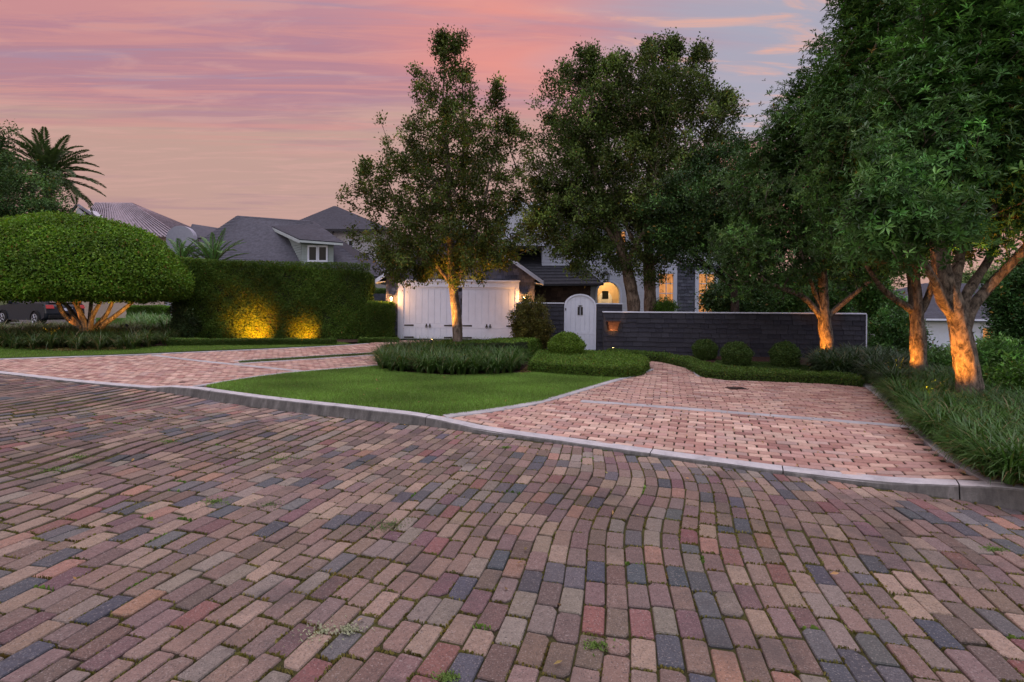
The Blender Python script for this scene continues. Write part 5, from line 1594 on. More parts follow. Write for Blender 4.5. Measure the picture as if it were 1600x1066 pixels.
def flat_panel(label, pts, htop, n, L, W_, c, name='box_groundcover', hedge_c=(.02, .03, .01)):
    """low clipped box carpet with upright sides: plan polygon, height"""
    P = np.array([tuple(p[:2]) for p in pts]); o = P.mean(0); zg = .10
    t = thing(name, (o[0], o[1], zg), label, 'hedge')
    inn = o + (P - o) * (1 - .05 / max(.5, np.abs(P - o).max()))
    G().prism([(*p, zg - .05) for p in inn], (0, 0, htop + .03)).build('inner_growth', M['leaf'], t) if False else None
    sheet_ = G(); r = delaunay_2d_cdt([Vector(p) for p in inn], [(i, (i + 1) % len(inn)) for i in range(len(inn))], [list(range(len(inn)))], 1, 1e-4)
    V = np.array([(v.x, v.y, zg + htop - .03) for v in r[0]]); sheet_.add(V, [list(f) for f in r[2]], hedge_c)
    m_ = len(inn)
    sheet_.add([(*p, zg - .05) for p in inn] + [(*p, zg + htop - .03) for p in inn], [(i, (i + 1) % m_, m_ + (i + 1) % m_, m_ + i) for i in range(m_)], hedge_c)
    sheet_.build('inner_growth', M['leaf'], t)
    g = G(); k = int(n * .6); Q = scatter(P, k); z = zg + htop + .012 * np.sin(Q[:, 0] * 6) * np.sin(Q[:, 1] * 5)
    surf_leaves(g, np.column_stack([Q, z]), np.broadcast_to((0, 0, 1.0), (k, 3)), L, W_, tone(k, np.array(c) * 1.3, .5, .2, .01), .016)  # carpet top coloured lighter than its sides, standing in for skylight
    seg = np.roll(P, -1, 0) - P; ln_ = np.hypot(*seg.T); k2 = n - k; si = rng.choice(len(P), k2, p=ln_ / ln_.sum()); u = rng.random((k2, 1))
    q = P[si] + seg[si] * u; ar_ = np.sum(P[:, 0] * np.roll(P[:, 1], -1) - np.roll(P[:, 0], -1) * P[:, 1])
    nn = np.stack([seg[:, 1], -seg[:, 0]], 1) / ln_[:, None] * np.sign(ar_); nn = np.column_stack([nn[si], np.zeros(k2)])
    surf_leaves(g, np.column_stack([q, zg + rng.random(k2) * htop]), nn, L, W_, tone(k2, c, .5, .2, .01), .02)
    g.build('foliage', M['leaf'], t)
    return t
zt_ = .10 + .24
def top_at(px, py, z=zt_): return at(px, py, z)
flat_panel('low flat-clipped box carpet with rounded end in front of the white gate', [top_at(*p) for p in [(828, 566), (870, 569), (930, 573), (975, 574), (1002, 570), (1012, 563), (1008, 557), (985, 553), (945, 549.5), (880, 547), (840, 550)]], .24, 46000, .036, .024, (.044, .070, .016))
zt2 = .10 + .17
pr = [top_at(*p, z=zt2) for p in [(1098, 578), (1130, 582), (1225, 585), (1300, 588), (1344, 592), (1346, 587), (1300, 583), (1225, 579), (1150, 575), (1108, 568), (1080, 559), (1040, 552.5), (985, 548), (950, 545.5), (950, 548.5), (985, 551.5), (1035, 557), (1072, 565)]]
flat_panel('low dark box edging that bends along the foot of the long black wall', pr, .17, 42000, .034, .022, (.032, .052, .014), name='low_hedge')
# turf strip between that edging and the wall
grass(np.array([top_at(*p, z=.1)[:2] for p in [(1112, 575), (1200, 585), (1300, 590), (1330, 585), (1230, 570), (1120, 566)]]), 22000, .05, .012, (.06, .115, .025), name='ground_cover')

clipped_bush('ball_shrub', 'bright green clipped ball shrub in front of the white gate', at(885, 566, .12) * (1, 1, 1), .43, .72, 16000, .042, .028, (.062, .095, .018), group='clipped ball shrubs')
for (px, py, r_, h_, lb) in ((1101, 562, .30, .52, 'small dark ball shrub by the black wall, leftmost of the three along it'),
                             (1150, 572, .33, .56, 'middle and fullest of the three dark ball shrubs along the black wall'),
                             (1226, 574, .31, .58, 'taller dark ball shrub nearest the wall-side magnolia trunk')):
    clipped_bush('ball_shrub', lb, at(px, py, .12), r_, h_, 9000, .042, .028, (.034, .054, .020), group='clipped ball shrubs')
b = at(829, 556, .12)
loose_bush('round_shrub', 'reddish-green rounded shrub against the garage corner under the lamp', b, [((b[0], b[1], 1.0), np.array([.52, .5, .72])), ((b[0] + .05, b[1], .7), np.array([.5, .5, .55]))], 26000, .055, .028, (.060, .050, .020), n_attr=260, spread=.06, mat='leaf', clump=.2)

# ------------------------------------------------------------------ lily turf beds
for (px, py, Y_, off) in ((716, 560, 14.6, (-.7, -.5)), (1293, 566, 13.2, (-.65, -.40)), (1436, 600, 10.0, (-.65, -.15)), (1519, 640, 7.6, (-.85, -.22)), (120, 520, 18, (-.25, -1.0))):
    q = atd(px, py, Y_)
    for f in (0, .33, .66, 1): BARE.append((q[0] + off[0] * f, q[1] + off[1] * f, .26))
LT = (.035, .070, .022)
blades(ppoly([(590, 570), (600, 581), (650, 584), (720, 588), (800, 585), (812, 579), (815, 562), (740, 549), (650, 549), (600, 556)]), 620, 62, .42, .014, (.028, .052, .018), 'lily_turf_bed', yellow=.04)
blades(ppoly([(-40, 541), (20, 546), (100, 549), (200, 547), (262, 542), (285, 528), (250, 521), (100, 519), (-60, 524)]), 560, 55, .55, .017, (.036, .052, .024), 'lily_turf_bed', yellow=.12)
blades(ppoly([(215, 522), (262, 530), (290, 520), (270, 510), (200, 508)]), 150, 55, .75, .03, (.05, .10, .045), 'lily_turf_bed', yellow=.03)
bp = ppoly([(1572, 765), (1520, 735), (1480, 708), (1450, 684), (1430, 660), (1400, 632), (1375, 605), (1420, 596), (1520, 600), (1700, 640), (2150, 740), (2150, 860), (1760, 815)])
blades(bp, 1900, 66, .37, .012, (.028, .060, .017), 'lily_turf_bed', yellow=.07, splay=1.15)
blades(ppoly([(1270, 578), (1290, 590), (1350, 596), (1400, 618), (1420, 600), (1400, 578), (1340, 566)]), 320, 50, .5, .022, (.022, .038, .024), 'lily_turf_bed', yellow=.02)

# leaf litter and bark chips along the bed edges
def litter(poly, n, name):
    P = scatter(np.asarray(poly), n); z = np.atleast_1d(ground(P[:, 0], P[:, 1])) + .012 + rng.random(n) * .02
    g = G(); add_leaves(g, np.column_stack([P, z]), unit(rdir(n) * (1, 1, .25)), unit(rdir(n) * .5 + (0, 0, 1.0)), .05 * rng.uniform(.4, 1.3, n), .02 * rng.uniform(.5, 1.3, n), tone(n, (.14, .085, .055), .6, .2), .1)
    g.build(name, M['leaf'], origin=(0, 0, 0), kind='stuff')
litter(ppoly([(1552, 753), (1498, 722), (1462, 695), (1430, 665), (1440, 655), (1500, 700), (1700, 770), (1760, 800)]), 2600, 'leaf_litter')
litter(ppoly([(810, 584), (850, 582), (870, 575), (830, 568)]), 900, 'leaf_litter')
litter(ppoly([(0, 542), (100, 549), (200, 547), (200, 543), (100, 543), (0, 538)]), 2200, 'leaf_litter')

litter(lawn_poly, 160, 'fallen_leaves')
litter(drive_r, 260, 'fallen_leaves')
litter(np.array([(-6, 2), (4, 2), (3.4, 4.2), (-1, 6.6), (-6, 9)]) , 120, 'fallen_leaves')
# ------------------------------------------------------------------ trees
def stem_px(pts, Y, r0, r1, free=.0):
    """pts: (px, py[, depth]) read off the photograph"""
    return ([atd(p[0], p[1], p[2] if len(p) > 2 else Y) for p in pts], (r0, r1), free)

# young tree on the lawn bed
Y = 14.6
bs = np.array([*atd(716, 560, Y)[:2], .05])
st = [([bs, atd(715, 520, Y), atd(712, 478, Y), atd(707, 446, Y), atd(704, 400, Y), atd(703, 330, Y - .05), atd(700, 250, Y), atd(692, 150, Y)], (.155, .03), .36),
      stem_px([(710, 448), (722, 424), (738, 380, 14.3), (760, 300, 14.2), (778, 215, 14.2)], Y, .07, .018, .2),
      stem_px([(708, 446), (690, 425), (660, 385, 14.9), (625, 330, 15), (600, 270, 15)], Y, .06, .016, .2),
      stem_px([(706, 420), (716, 380, 15), (726, 300, 15.2), (724, 200, 15), (722, 110, 15)], Y, .06, .014, .1)]
env = [ell(690, 385, Y, 128, 52), ell(695, 310, Y, 122, 62), ell(700, 235, Y, 98, 58), ell(698, 155, Y, 52, 52), ell(712, 105, Y, 18, 30), ell(688, 88, Y, 8, 20), ell(800, 275, Y, 26, 70), ell(775, 190, Y, 14, 42),
       ell(575, 305, Y, 42, 32), ell(636, 420, Y, 45, 26), ell(770, 400, Y, 55, 30), ell(720, 430, Y, 40, 16)]
make_tree('young_tree', 'slim upright tree with airy bronze-green crown in front of the garage doors', bs, st, env, 820, 84000, .085, .045, (.040, .050, .017), M['bark'], spread=.095, rise=1.1, lo=.25,
          wts=[28, 28, 19, 7, 1.4, .9, 2.4, 1.3, 3, 6, 6, 2.5], yellow=.05, step=.3, clump=.3, droop=.15, spikes=4)

# two trees behind the wall
def back_tree(px0, topx, env, label, na, nl, c, Y, fork, group=None, L=.10, W_=.055):
    bs = np.array([*atd(px0, 520, Y)[:2], .1])
    st = [([bs, atd(px0, 470, Y), atd(*fork[0], Y), atd(*fork[1], Y), atd(topx, 190, Y), atd(topx + 8, 120, Y)], (.26, .035), .3),
          ([atd(*fork[0], Y), atd(fork[0][0] + 30, fork[0][1] - 50, Y - .6), atd(fork[1][0] + 85, fork[1][1] - 70, Y - .8)], (.10, .02), .2),
          ([atd(*fork[0], Y), atd(fork[0][0] - 28, fork[0][1] - 50, Y - .5), atd(fork[1][0] - 75, fork[1][1] - 65, Y - .6)], (.10, .02), .2)]
    return make_tree('shade_tree', label, bs, st, env, na, nl, L, W_, c, M['bark'], spread=.135, rise=.9, lo=.3, step=.4, clump=.4, yellow=.01, group=group, spikes=7)
Y = 18.2
back_tree(990, 905, [ell(905, 185, Y, 58, 70), ell(880, 270, Y, 68, 75), ell(895, 355, Y, 78, 48), ell(940, 300, Y, 70, 90), ell(912, 120, Y, 22, 28), ell(925, 410, Y, 48, 24), ell(848, 345, Y, 34, 50)],
          'dark leafy tree with leaning trunk behind the wall, just right of the arched porch', 620, 66000, (.040, .054, .022), Y, [(978, 410), (945, 320)], 'shade trees behind the black wall')
back_tree(1016, 1020, [ell(1010, 160, Y, 78, 62), ell(1060, 210, Y, 82, 78), ell(1010, 290, Y, 92, 66), ell(1020, 108, Y, 26, 24), ell(1052, 104, Y, 16, 24), ell(1092, 130, Y, 24, 38), ell(960, 180, Y, 46, 72), ell(1120, 200, Y, 30, 40), ell(1010, 390, Y, 60, 50)],
          'tall dark tree with straight trunk behind the wall, the highest crown at centre', 760, 86000, (.040, .052, .022), Y + .4, [(1014, 420), (1012, 320)], 'shade trees behind the black wall')
# dense dark evergreen between them and the magnolias
Y = 16.6
bs = np.array([*atd(1150, 520, Y)[:2], .1])
st = [([bs, atd(1148, 460, Y), atd(1140, 400, Y), atd(1120, 330, Y)], (.16, .04), .2), stem_px([(1148, 450), (1100, 410), (1060, 380)], Y, .08, .02, .1), stem_px([(1148, 450), (1190, 400), (1200, 340)], Y, .08, .02, .1)]
make_tree('evergreen_tree', 'low dense dark evergreen hanging over the black wall and the lit windows', bs, st,
          [ell(1105, 330, Y, 88, 62), ell(1088, 380, Y, 66, 44), ell(1160, 300, Y, 70, 52), ell(1158, 395, Y, 50, 52), ell(1060, 345, Y, 52, 46), ell(1105, 275, Y, 30, 22), ell(1150, 255, Y, 20, 18)],
          480, 90000, .085, .045, (.022, .042, .018), M['dark_bark'], spread=.14, rise=.4, clump=.35, mat='gloss_leaf', spikes=3)

# magnolia row on the right
MG = (.032, .056, .017)
def mag(label, base, st, env, na, nl, L, W_, c=MG, wts=None, tips=None, spread=.16, clump=.32, yellow=.008):
    return make_tree('magnolia_tree', label, base, st, env, na, nl, L, W_, c, M['magnolia_bark'], 'whorl', spread, 'uplit magnolias beside the driveway', step=.3, rise=.4, lo=.35, wts=wts, mat='gloss_leaf', whorl=9, tips=tips, trunk_noise=.09, clump=clump, yellow=yellow, spikes=4)
Y = 13.2
bs = np.array([*atd(1293, 566, Y)[:2], .08])
mag('farthest uplit magnolia, its forked trunk standing before the black wall', bs,
    [([bs, atd(1292, 530, Y), atd(1287, 497, Y), atd(1286, 470, Y), atd(1284, 400, Y), atd(1275, 300, Y)], (.175, .05), .5),
     stem_px([(1286, 500), (1270, 478), (1255, 462), (1222, 452, 12.9), (1180, 430, 12.6)], Y, .085, .03, .5),
     stem_px([(1288, 498), (1312, 478), (1340, 455, 13), (1370, 430, 12.8)], Y, .09, .035, .6),
     stem_px([(1284, 488), (1272, 455), (1260, 420, 12.8), (1240, 360, 12.6)], Y, .06, .025, .4)],
    [ell(1215, 395, Y, 88, 52), ell(1240, 320, Y, 100, 70), ell(1290, 250, Y, 90, 80), ell(1255, 215, Y, 50, 60), ell(1330, 380, Y, 70, 55), ell(1160, 420, Y - .5, 45, 34), ell(1215, 260, Y, 34, 44), ell(1300, 140, Y, 50, 60)],
    560, 110000, .11, .031, (.034, .064, .024), spread=.2)
Y = 10.0
bs = np.array([*atd(1436, 600, Y)[:2], .08])
mag('middle uplit magnolia with thinner trunk and low left limb', bs,
    [([bs, atd(1435, 560, Y), atd(1434, 520, Y), atd(1432, 488, Y), atd(1428, 440, Y), atd(1420, 360, Y), atd(1400, 250, Y)], (.150, .05), .5),
     stem_px([(1431, 488), (1412, 476), (1394, 466), (1375, 448, 9.8), (1350, 410, 9.6)], Y, .075, .03, .5),
     stem_px([(1434, 492), (1450, 470), (1458, 440, 9.8), (1470, 380, 9.6)], Y, .075, .03, .4)],
    [ell(1385, 330, Y, 95, 70), ell(1370, 230, Y, 95, 80), ell(1400, 130, Y, 90, 80), ell(1350, 395, Y, 60, 40), ell(1440, 380, Y, 55, 40), ell(1350, 75, Y, 45, 55), ell(1345, 30, Y, 30, 26), ell(1420, 50, Y, 70, 50), ell(1310, 200, Y, 40, 60)],
    620, 130000, .108, .029, (.037, .075, .028), spread=.18)
Y = 7.6
bs = np.array([*atd(1519, 640, Y)[:2], .06])
mag('nearest uplit magnolia with the thickest trunk and long limb reaching right', bs,
    [([bs, atd(1514, 590, Y), atd(1504, 540, Y), atd(1496, 495, Y), atd(1488, 462, Y), atd(1472, 425, Y), atd(1462, 370, Y), atd(1450, 280, Y)], (.172, .065), .55),
     stem_px([(1506, 520), (1518, 478), (1545, 448), (1580, 412, 7.4), (1615, 375, 7.2), (1660, 320, 7.2)], Y, .078, .045, .6),
     stem_px([(1500, 500), (1508, 460), (1530, 430, 7.8), (1552, 395, 8), (1570, 330, 8.2)], Y, .078, .035, .5),
     stem_px([(1496, 500), (1480, 488), (1466, 465, 7.5), (1464, 440, 7.3), (1430, 395, 7.1), (1390, 360, 7)], Y, .075, .028, .6),
     stem_px([(1488, 462), (1500, 400, 7.8), (1520, 300, 8), (1530, 200, 8)], Y, .08, .03, .3)],
    [ell(1420, 350, 6.9, 78, 46), ell(1520, 330, Y, 80, 62), ell(1480, 240, Y, 95, 66), ell(1570, 220, Y, 80, 80), ell(1520, 120, Y, 90, 80), ell(1590, 330, 7.2, 50, 50), ell(1440, 160, Y, 70, 60), ell(1380, 380, 6.8, 50, 30), ell(1600, 60, Y, 90, 70), ell(1500, 30, Y, 70, 50), ell(1680, 200, Y, 80, 120), ell(1375, 290, 7, 40, 30)],
    720, 150000, .108, .028, (.040, .084, .032), spread=.15, clump=.4)

# dome-clipped tree on the left
Y = 18.0
c0 = atd(108, 520, Y); bsz = np.array([atd(133, 520, Y)[0], Y, .1])
t = thing('dome_tree', tuple(bsz), 'wide dome-clipped tree with several orange-lit bare limbs at left', 'tree', None)
cz = float(atd(108, 452, Y)[2]); tz = float(atd(108, 339, Y)[2]); bz_ = float(atd(108, 469, Y)[2]); rx = 172 * Y / F
g = G()
n = 150000; d = rdir(n); up = d[:, 2] > 0
rad = 1 + .018 * np.sin(d[:, 0] * 11 + 1) * np.sin(d[:, 1] * 9) + .012 * np.sin(d[:, 2] * 15 + d[:, 0] * 13)
Hh = np.where(up, tz - cz, cz - bz_)
sh = d
P = np.array([c0[0], Y, cz]) + np.column_stack([sh[:, 0] * rx, sh[:, 1] * rx * .72, sh[:, 2] * Hh]) * (rad * rng.uniform(.955, 1.008, n))[:, None]
rho = np.hypot(d[:, 0] + .02, d[:, 1]); P[:, 2] += np.where((d[:, 2] < 0), .52 * np.exp(-(rho / .5) ** 4) + .05 * np.sin(P[:, 0] * 5) * np.sin(P[:, 1] * 4), 0) + np.where(d[:, 2] < 0, rng.normal(0, .05, n), 0)
nn = unit(np.column_stack([d[:, 0] / rx, d[:, 1] / (rx * .72), d[:, 2] / Hh]))
cc = tone(n, (.064, .108, .017), .5, .22, .015) * (1 + .25 * np.sin(P[:, 0] * 2.1 + 1) * np.sin(P[:, 2] * 3 + P[:, 1]))[:, None]
surf_leaves(g, P, nn, .10, .058, np.clip(cc, 0, 1), .05, .85)
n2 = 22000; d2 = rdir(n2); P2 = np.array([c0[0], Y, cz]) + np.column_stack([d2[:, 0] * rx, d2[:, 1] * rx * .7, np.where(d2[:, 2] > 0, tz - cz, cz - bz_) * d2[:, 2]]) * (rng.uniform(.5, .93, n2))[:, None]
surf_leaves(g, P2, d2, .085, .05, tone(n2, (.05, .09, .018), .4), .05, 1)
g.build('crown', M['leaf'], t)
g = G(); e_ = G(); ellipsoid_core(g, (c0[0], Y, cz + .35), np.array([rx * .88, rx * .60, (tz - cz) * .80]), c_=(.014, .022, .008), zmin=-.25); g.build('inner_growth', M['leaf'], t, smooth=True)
limbs = [[(133, 510), (112, 503), (98, 490), (89, 472), (93, 455), (98, 442)], [(136, 510), (126, 492), (121, 478), (112, 466), (102, 452)], [(121, 478), (126, 470), (130, 460)],
         [(142, 512), (141, 492), (142, 474), (146, 455)], [(143, 495), (152, 482), (158, 468), (166, 455)], [(148, 512), (166, 494), (175, 474), (182, 455)], [(152, 514), (180, 494), (205, 474), (222, 458), (240, 445)], [(133, 512), (118, 500), (108, 480, 19), (80, 460, 19.3), (50, 440, 19)]]
g = G()
for i, l in enumerate(limbs):
    pts = np.array([atd(p[0], p[1], (p[2] if len(p) > 2 else Y - .2 * math.sin(i * 2))) for p in l]); d_ = np.concatenate([[0], np.cumsum(np.linalg.norm(np.diff(pts, axis=0), axis=1))])
    if pts[0][2] < 1.1: pts = np.concatenate([[bsz * (1, 1, 0) + (pts[0] - bsz) * (.5, .5, 0) + (0, 0, .05)], pts]); d_ = np.concatenate([[0], np.cumsum(np.linalg.norm(np.diff(pts, axis=0), axis=1))])
    s = np.linspace(0, d_[-1], 14); Q = np.stack([np.interp(s, d_, pts[:, k]) for k in range(3)], 1); Q[1:-1] = (Q[:-2] + 2 * Q[1:-1] + Q[2:]) / 4
    G().tube(Q, np.linspace(.135 if i != 2 else .07, .05, 14) * (1 if i < 2 else .8), 9, noise=.08).build('limb', M['bark'], t, smooth=True)

# date palm and the tree beside it
def frond(g, base, az_, el0, L, bend, nl=46, ll=.42, c=(.06, .09, .045), w=.035):
    p = np.array(base, float); a = np.array([math.sin(az_), math.cos(az_), 0]); e = el0; pts = [p.copy()]
    for k in range(10):
        p = p + (a * math.cos(e) + np.array([0, 0, 1]) * math.sin(e)) * L / 10; e -= bend / 10 * (1 + k * .15); pts.append(p.copy())
    pts = np.array(pts); g.tube(pts, np.linspace(.035, .008, 11), 4, c=(.10, .09, .05))
    s = np.linspace(.12, 1, nl); Q = np.stack([np.interp(s, np.linspace(0, 1, 11), pts[:, k]) for k in range(3)], 1)
    T = unit(np.gradient(Q, axis=0)); side = unit(np.cross(T, (0, 0, 1.0)))
    for sg in (-1, 1):
        D = unit(side * sg * .75 + T * .65 + np.array([0, 0, .25]) + rdir(nl) * .12); ls = ll * np.sin(np.pi * np.clip(s * .85 + .12, 0, 1)) ** .6
        add_leaves(g, Q, D, unit(np.cross(D, T) * sg), ls, w, tone(nl, c, .3, .1), .1)
Yp = 38.0
pb = np.array([*atd(72, 500, Yp)[:2], .1]); pt = atd(74, 278, Yp)
t = thing('date_palm', tuple(pb), 'tall date palm with arching feathery fronds rising above the dome tree', 'palm')
G().tube([pb, (pb + pt) / 2 + (.1, 0, 0), pt], [.32, .26, .3], 10, noise=.1).build('trunk', M['dark_bark'], t)
for k in range(46):
    g = G(); u = k / 46; frond(g, pt + rng.normal(0, .12, 3), k * 2.39996, R(86 - 105 * u), random.uniform(3.3, 3.9), random.uniform(.35, .95), nl=60, c=(.045, .066, .035), w=.085, ll=.62)
    g.build('frond', M['gloss_leaf'], t)
# small palms behind the tall hedge
for (px, py, n_, sz, lb) in ((331, 396, 18, 1.75, 'spiky green palm standing just behind the tall hedge top'), (283, 392, 13, 1.35, 'smaller palm in front of the rounded white gable')):
    Ys = 24.5; b0_ = np.array([*atd(px, 500, Ys)[:2], .1]); p1 = atd(px, py + 22, Ys)
    t = thing('garden_palm', tuple(b0_), lb, 'palm', 'small palms behind the hedge')
    G().tube([b0_, p1], [.12, .12], 8, noise=.1).build('trunk', M['dark_bark'], t)
    for k in range(n_):
        g = G(); frond(g, p1 + rng.normal(0, .06, 3), k * 2.39996 + .3, R(84 - 50 * k / n_), sz * random.uniform(.9, 1.25), random.uniform(.2, .8), nl=34, ll=.26, c=(.06, .12, .05), w=.04)
        g.build('frond', M['gloss_leaf'], t)
def far_tree(label, px, py0, Y, env, n, c, L=.2, na=160, name='background_tree', group='trees in the background', r=.25, cl=.3):
    b = np.array([*atd(px, 500, Y)[:2], float(ground(atd(px, 500, Y)[0], Y))]); e0 = env[0][0]
    st = [([b, b * (1, 1, 0) + (0, 0, max(.6, e0[2] * .4)), e0], (r, r * .3), .3)]
    return make_tree(name, label, b, st, env, na, n, L, L * .55, c, M['dark_bark'], spread=L * 1.6, rise=.4, lo=.4, group=group, step=.8, clump=cl, mat='leaf')
far_tree('broad dark tree at the left edge in front of the date palm', 20, 500, 33, [ell(22, 320, 33, 62, 60), ell(-30, 280, 33, 50, 80), ell(60, 340, 33, 42, 40), ell(2, 215, 33, 16, 20)], 42000, (.035, .06, .03), L=.16, na=260)
far_tree('loose shrubby tree right of the wall end under the magnolias', 1375, 520, 22, [ell(1372, 485, 22, 28, 30), ell(1350, 440, 22, 34, 30)], 24000, (.045, .09, .035), L=.13)
far_tree('rounded bright green tree behind the black wall near the forked trunk', 1215, 500, 24, [ell(1205, 470, 24, 42, 26), ell(1230, 455, 24, 25, 22)], 22000, (.035, .065, .025), L=.12)
far_tree('dark shrubby tree behind the black wall left of the forked trunk', 1155, 500, 21, [ell(1150, 468, 21, 48, 26)], 20000, (.030, .055, .028), L=.11)
far_tree('dense dark evergreen at the right edge beside the bungalow', 1600, 540, 16, [ell(1600, 480, 16, 36, 44), ell(1618, 440, 16, 30, 46), ell(1592, 525, 16, 30, 30)], 42000, (.020, .045, .020), L=.1, na=240)
far_tree('pale hazy tree behind the bungalow roof', 1560, 480, 60, [ell(1560, 436, 60, 46, 14), ell(1500, 444, 60, 26, 10), ell(1640, 430, 60, 50, 20)], 16000, (.07, .10, .06), L=.3)
far_tree('wide green tree behind the wall seen between magnolia limbs', 1290, 500, 30, [ell(1290, 460, 30, 80, 36), ell(1350, 420, 30, 30, 40)], 30000, (.035, .07, .032), L=.16, na=220)
# shrubs around the magnolia feet
def lb(name, label, px, py, Y, rx, ry, n, L, W_, c, ng=None, **kw):
    e = ell(px, py, Y, rx, ry); b_ = (e[0][0], Y, float(ground(e[0][0], Y)))
    return loose_bush(name, label, b_, [e, (e[0] - (0, 0, e[1][2] * .4), e[1] * .9)], n, L, W_, c, group=ng, **kw)
GR = 'loose shrubs around the magnolias'
lb('loose_shrub', 'leafy green shrub between the black wall end and middle magnolia', 1395, 530, 15.5, 42, 36, 22000, .10, .04, (.030, .065, .026), GR, n_attr=160)
lb('loose_shrub', 'broad blue-green shrub at the foot of the far magnolia', 1385, 572, 12.6, 48, 18, 20000, .07, .03, (.040, .070, .045), GR, n_attr=160)
lb('loose_shrub', 'low shrub between the middle and nearest magnolia trunks', 1470, 578, 11.5, 34, 20, 16000, .09, .03, (.038, .075, .028), GR, n_attr=150)
lb('loose_shrub', 'narrow-leaved shrub right of the nearest magnolia trunk', 1580, 580, 9.2, 46, 32, 26000, .11, .026, (.038, .085, .026), GR, style='whorl', n_attr=180)
lb('loose_shrub', 'bright green low shrub at the right edge above the lily turf', 1600, 605, 8.0, 44, 26, 16000, .075, .034, (.055, .11, .028), GR, n_attr=120)
lb('loose_shrub', 'tall pale-tipped shrub in front of the white bungalow wall', 1445, 562, 17, 60, 17, 18000, .12, .035, (.055, .10, .04), GR, n_attr=170)
lb('loose_shrub', 'green shrub below the orange window of the bungalow', 1545, 556, 15, 46, 20, 18000, .11, .035, (.050, .10, .035), GR, n_attr=170)
lb('loose_shrub', 'dark shrub clump at the left end of the tall hedge', 285, 510, 19.4, 17, 30, 15000, .07, .035, (.030, .045, .026), GR, n_attr=110)
lb('loose_shrub', 'small rounded shrub behind the long wall under the lit window', 1037, 481, 18.5, 17, 9, 7000, .06, .03, (.045, .085, .02), GR, n_attr=60)

# ------------------------------------------------------------------ uplights
def aim(px, py, Y): return atd(px, py, Y)
garden_spot(atd(402, 533, 19.3) * (1, 1, 0) + (0, -.3, .10), atd(400, 512, 19.9), 950, 'amber uplight at the hedge foot, left of the pair', 104, (1, .28, .012))
garden_spot(atd(478, 533, 19.65) * (1, 1, 0) + (0, -.2, .10), atd(476, 518, 20.2), 480, 'amber uplight at the hedge foot, right of the pair', 98, (1, .28, .012))
def tree_spot(px, py, Y, off, target, energy, label, size=60, color=(1, .33, .035), z=.22):
    b_ = atd(px, py, Y) * (1, 1, 0) + np.array([off[0], off[1], z]); garden_spot(b_, target, energy, label, size, color)
tree_spot(716, 560, 14.6, (-.7, -.5), aim(708, 455, 14.6), 800, 'small uplight in the lily turf shining up the young tree', 76, (1, .42, .08), z=.50)
garden_spot(atd(958, 540, 15.0) * (1, 1, 0) + (0, 0, .24), atd(957, 500, 15.22), 70, 'small uplight under the copper planter on the black wall', 60, (1, .50, .20))
tree_spot(1293, 566, 13.2, (-.65, -.40), aim(1290, 510, 13.2), 230, 'uplight in the planting at the far magnolia', 84)
tree_spot(1436, 600, 10.0, (-.65, -.15), aim(1434, 515, 10.0), 300, 'uplight in the planting left of the middle magnolia', 84)
tree_spot(1519, 640, 7.6, (-.85, -.22), aim(1500, 510, 7.6), 600, 'uplight in the lily turf left of the nearest magnolia', 92)
tree_spot(120, 520, 18, (-.25, -1.0), aim(112, 462, 18), 420, 'uplight in the left bed shining up the dome tree limbs', 80)
garden_spot(np.array([*atd(198, 520, 16.9)[:2], .72]), aim(150, 470, 18), 260, 'orange-lit little spotlight right of the dome tree limbs', 75, (1, .45, .08))

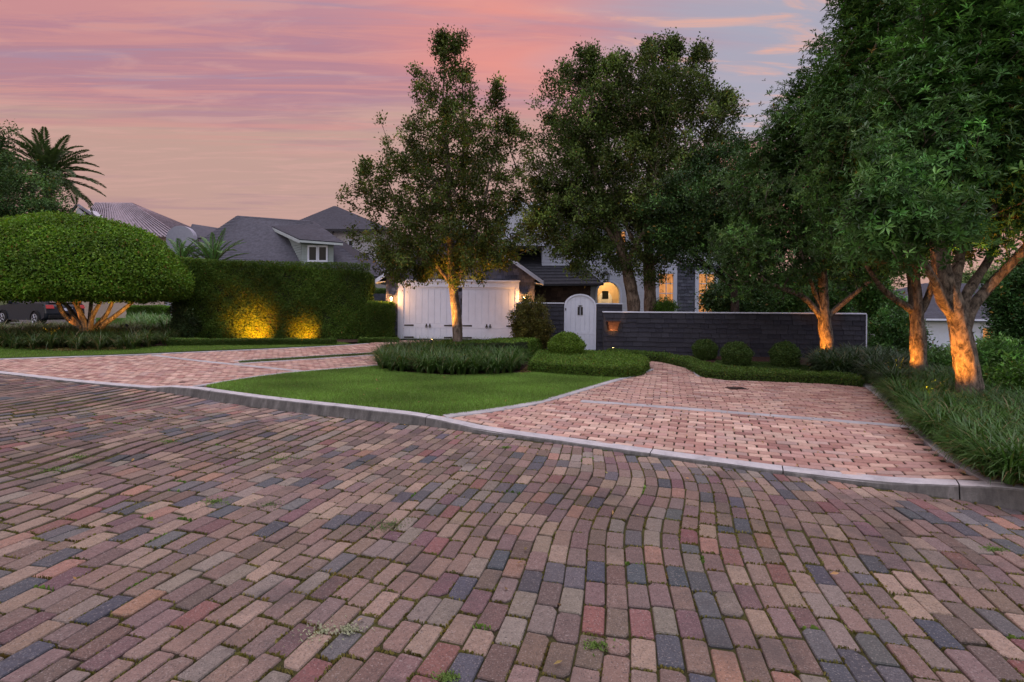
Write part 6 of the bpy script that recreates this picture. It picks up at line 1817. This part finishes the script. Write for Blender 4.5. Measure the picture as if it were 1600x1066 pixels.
# ------------------------------------------------------------------ parked car
M['car_paint'] = plain('car_paint', (.012, .018, .026), .3, .05, 2, 0, spec=.35)
M['car_glass'] = plain('car_glass', (.03, .035, .045), .05, .05, 2, 0, spec=.9)
M['rubber'] = plain('rubber', (.012, .012, .012), .85)
M['rim'] = plain('rim', (.45, .46, .48), .3, .05, 2, 0, metal=.8)
M['tail_red'] = plain('tail_red', (.35, .02, .02), .25, .05, 2, 0)
def car(px, py, z, rot, label):
    p = at(px, py, z); t = thing('parked_car', tuple(p), label, 'car'); t.rotation_euler = (0, 0, rot); t.scale = (1.06, 1.06, 1.12)
    ORG[t.name] = (0, 0, 0)
    # length along +x (front), width y
    prof = [(-2.25, .42), (-2.30, .62), (-2.24, .95), (-2.12, 1.08), (-1.2, 1.10), (.9, 1.06), (1.75, .98), (2.2, .82), (2.32, .6), (2.28, .35), (1.9, .26), (-1.9, .28)]
    secs = [(-.93, .94), (-.86, .985), (-.5, 1.0), (.5, 1.0), (.86, .985), (.93, .94)]
    g = G(); V = []
    for y, s in secs:
        for x, zz in prof: V.append((x * (s if abs(y) > .6 else 1), y, .65 + (zz - .65) * (s if abs(y) > .9 else 1)))
    n = len(prof)
    g.add(V, [(i * n + k, (i + 1) * n + k, (i + 1) * n + (k + 1) % n, i * n + (k + 1) % n) for i in range(len(secs) - 1) for k in range(n)])
    g.f.append(np.array([list(range(n - 1, -1, -1))])); g.f.append(np.array([[(len(secs) - 1) * n + k for k in range(n)]]))
    g.build('body', M['car_paint'], t, bevel=.03)
    gh_ = [(-2.1, 1.08), (-1.85, 1.5), (-1.55, 1.66), (-.3, 1.72), (.45, 1.62), (1.15, 1.08)]
    V = []
    for y in (-.84, .84):
        for x, zz in gh_: V.append((x, y * (1 - (zz - 1.08) * .28), zz))
    m_ = len(gh_)
    g = G().add(V, [(k, k + 1, m_ + k + 1, m_ + k) for k in range(m_ - 1)] + [(m_ - 1, 0, m_, 2 * m_ - 1)])
    g.f.append(np.array([list(range(m_))])); g.f.append(np.array([[m_ + k for k in range(m_ - 1, -1, -1)]]))
    g.build('cabin', M['car_paint'], t, bevel=.03)
    for y in (-1, 1):
        for (a, b_) in (((-1.75, 1.14), (-1.2, 1.5)), ((-1.1, 1.14), (-.1, 1.58)), ((0, 1.14), (.75, 1.5))):
            f = lambda x, zz: (x, y * (.84 * (1 - (zz - 1.08) * .28) + .008), zz)
            q = [f(a[0], a[1]), f(b_[0] + .1, a[1]), f(b_[0] - .08, b_[1]), f(a[0] + .15, b_[1])]
            G().prism(q, (0, y * .01, 0)).build('side_window', M['car_glass'], t)
        G().box((.62, min(y * .9, y * 1.08), 1.06), (.78, max(y * .9, y * 1.08), 1.2)).build('mirror', M['car_paint'], t, bevel=.02)
        for x in (-1.42, 1.42):
            th = np.linspace(0, 2 * np.pi, 25)
            w = G(); w.tube([(x, y * .70, .345), (x, y * .955, .345)], [.345, .345], 24); tyre = w.build('wheel', M['rubber'], t, bevel=.03)
            G().tube([(x, y * .957, .345), (x, y * .965, .345)], [.23, .23], 20).build('rim', M['rubber'], tyre)
            r_ = G()
            for s in range(5):
                a = s * 2 * np.pi / 5; r_.tube([(x + .04 * math.cos(a), y * .975, .345 + .04 * math.sin(a)), (x + .225 * math.cos(a), y * .97, .345 + .225 * math.sin(a))], [.035, .028], 5)
            r_.tube([(x + .225 * math.cos(q), y * .97, .345 + .225 * math.sin(q)) for q in th], [.018] * 25, 5)
            r_.build('spokes', M['rim'], tyre)
            G().tube([(x + .40 * math.cos(q), y * .94, .345 + .40 * math.sin(q)) for q in np.linspace(-.2, np.pi + .2, 15)], [.035] * 15, 5).build('wheel_arch', M['rubber'], t)
        G().prism([(-2.27, y * .55, .86), (-2.27, y * .90, .86), (-2.16, y * .88, 1.04), (-2.16, y * .55, 1.04)], (-.03, 0, 0)).build('tail_light', M['tail_red'], t)
    G().prism([(-2.13, -.68, 1.14), (-2.13, .68, 1.14), (-1.90, .60, 1.48), (-1.90, -.60, 1.48)], (-.015, 0, .008)).build('rear_window', M['car_glass'], t)
    G().box((-2.35, -.26, .74), (-2.29, .26, .88)).build('number_plate', M['white_paint'], t)
    G().box((-2.36, -.80, .36), (-2.24, .80, .54)).build('bumper', M['rubber'], t, bevel=.02)
    return t
car(62, 507, .13, R(160), 'dark blue parked SUV seen from behind at the left edge')
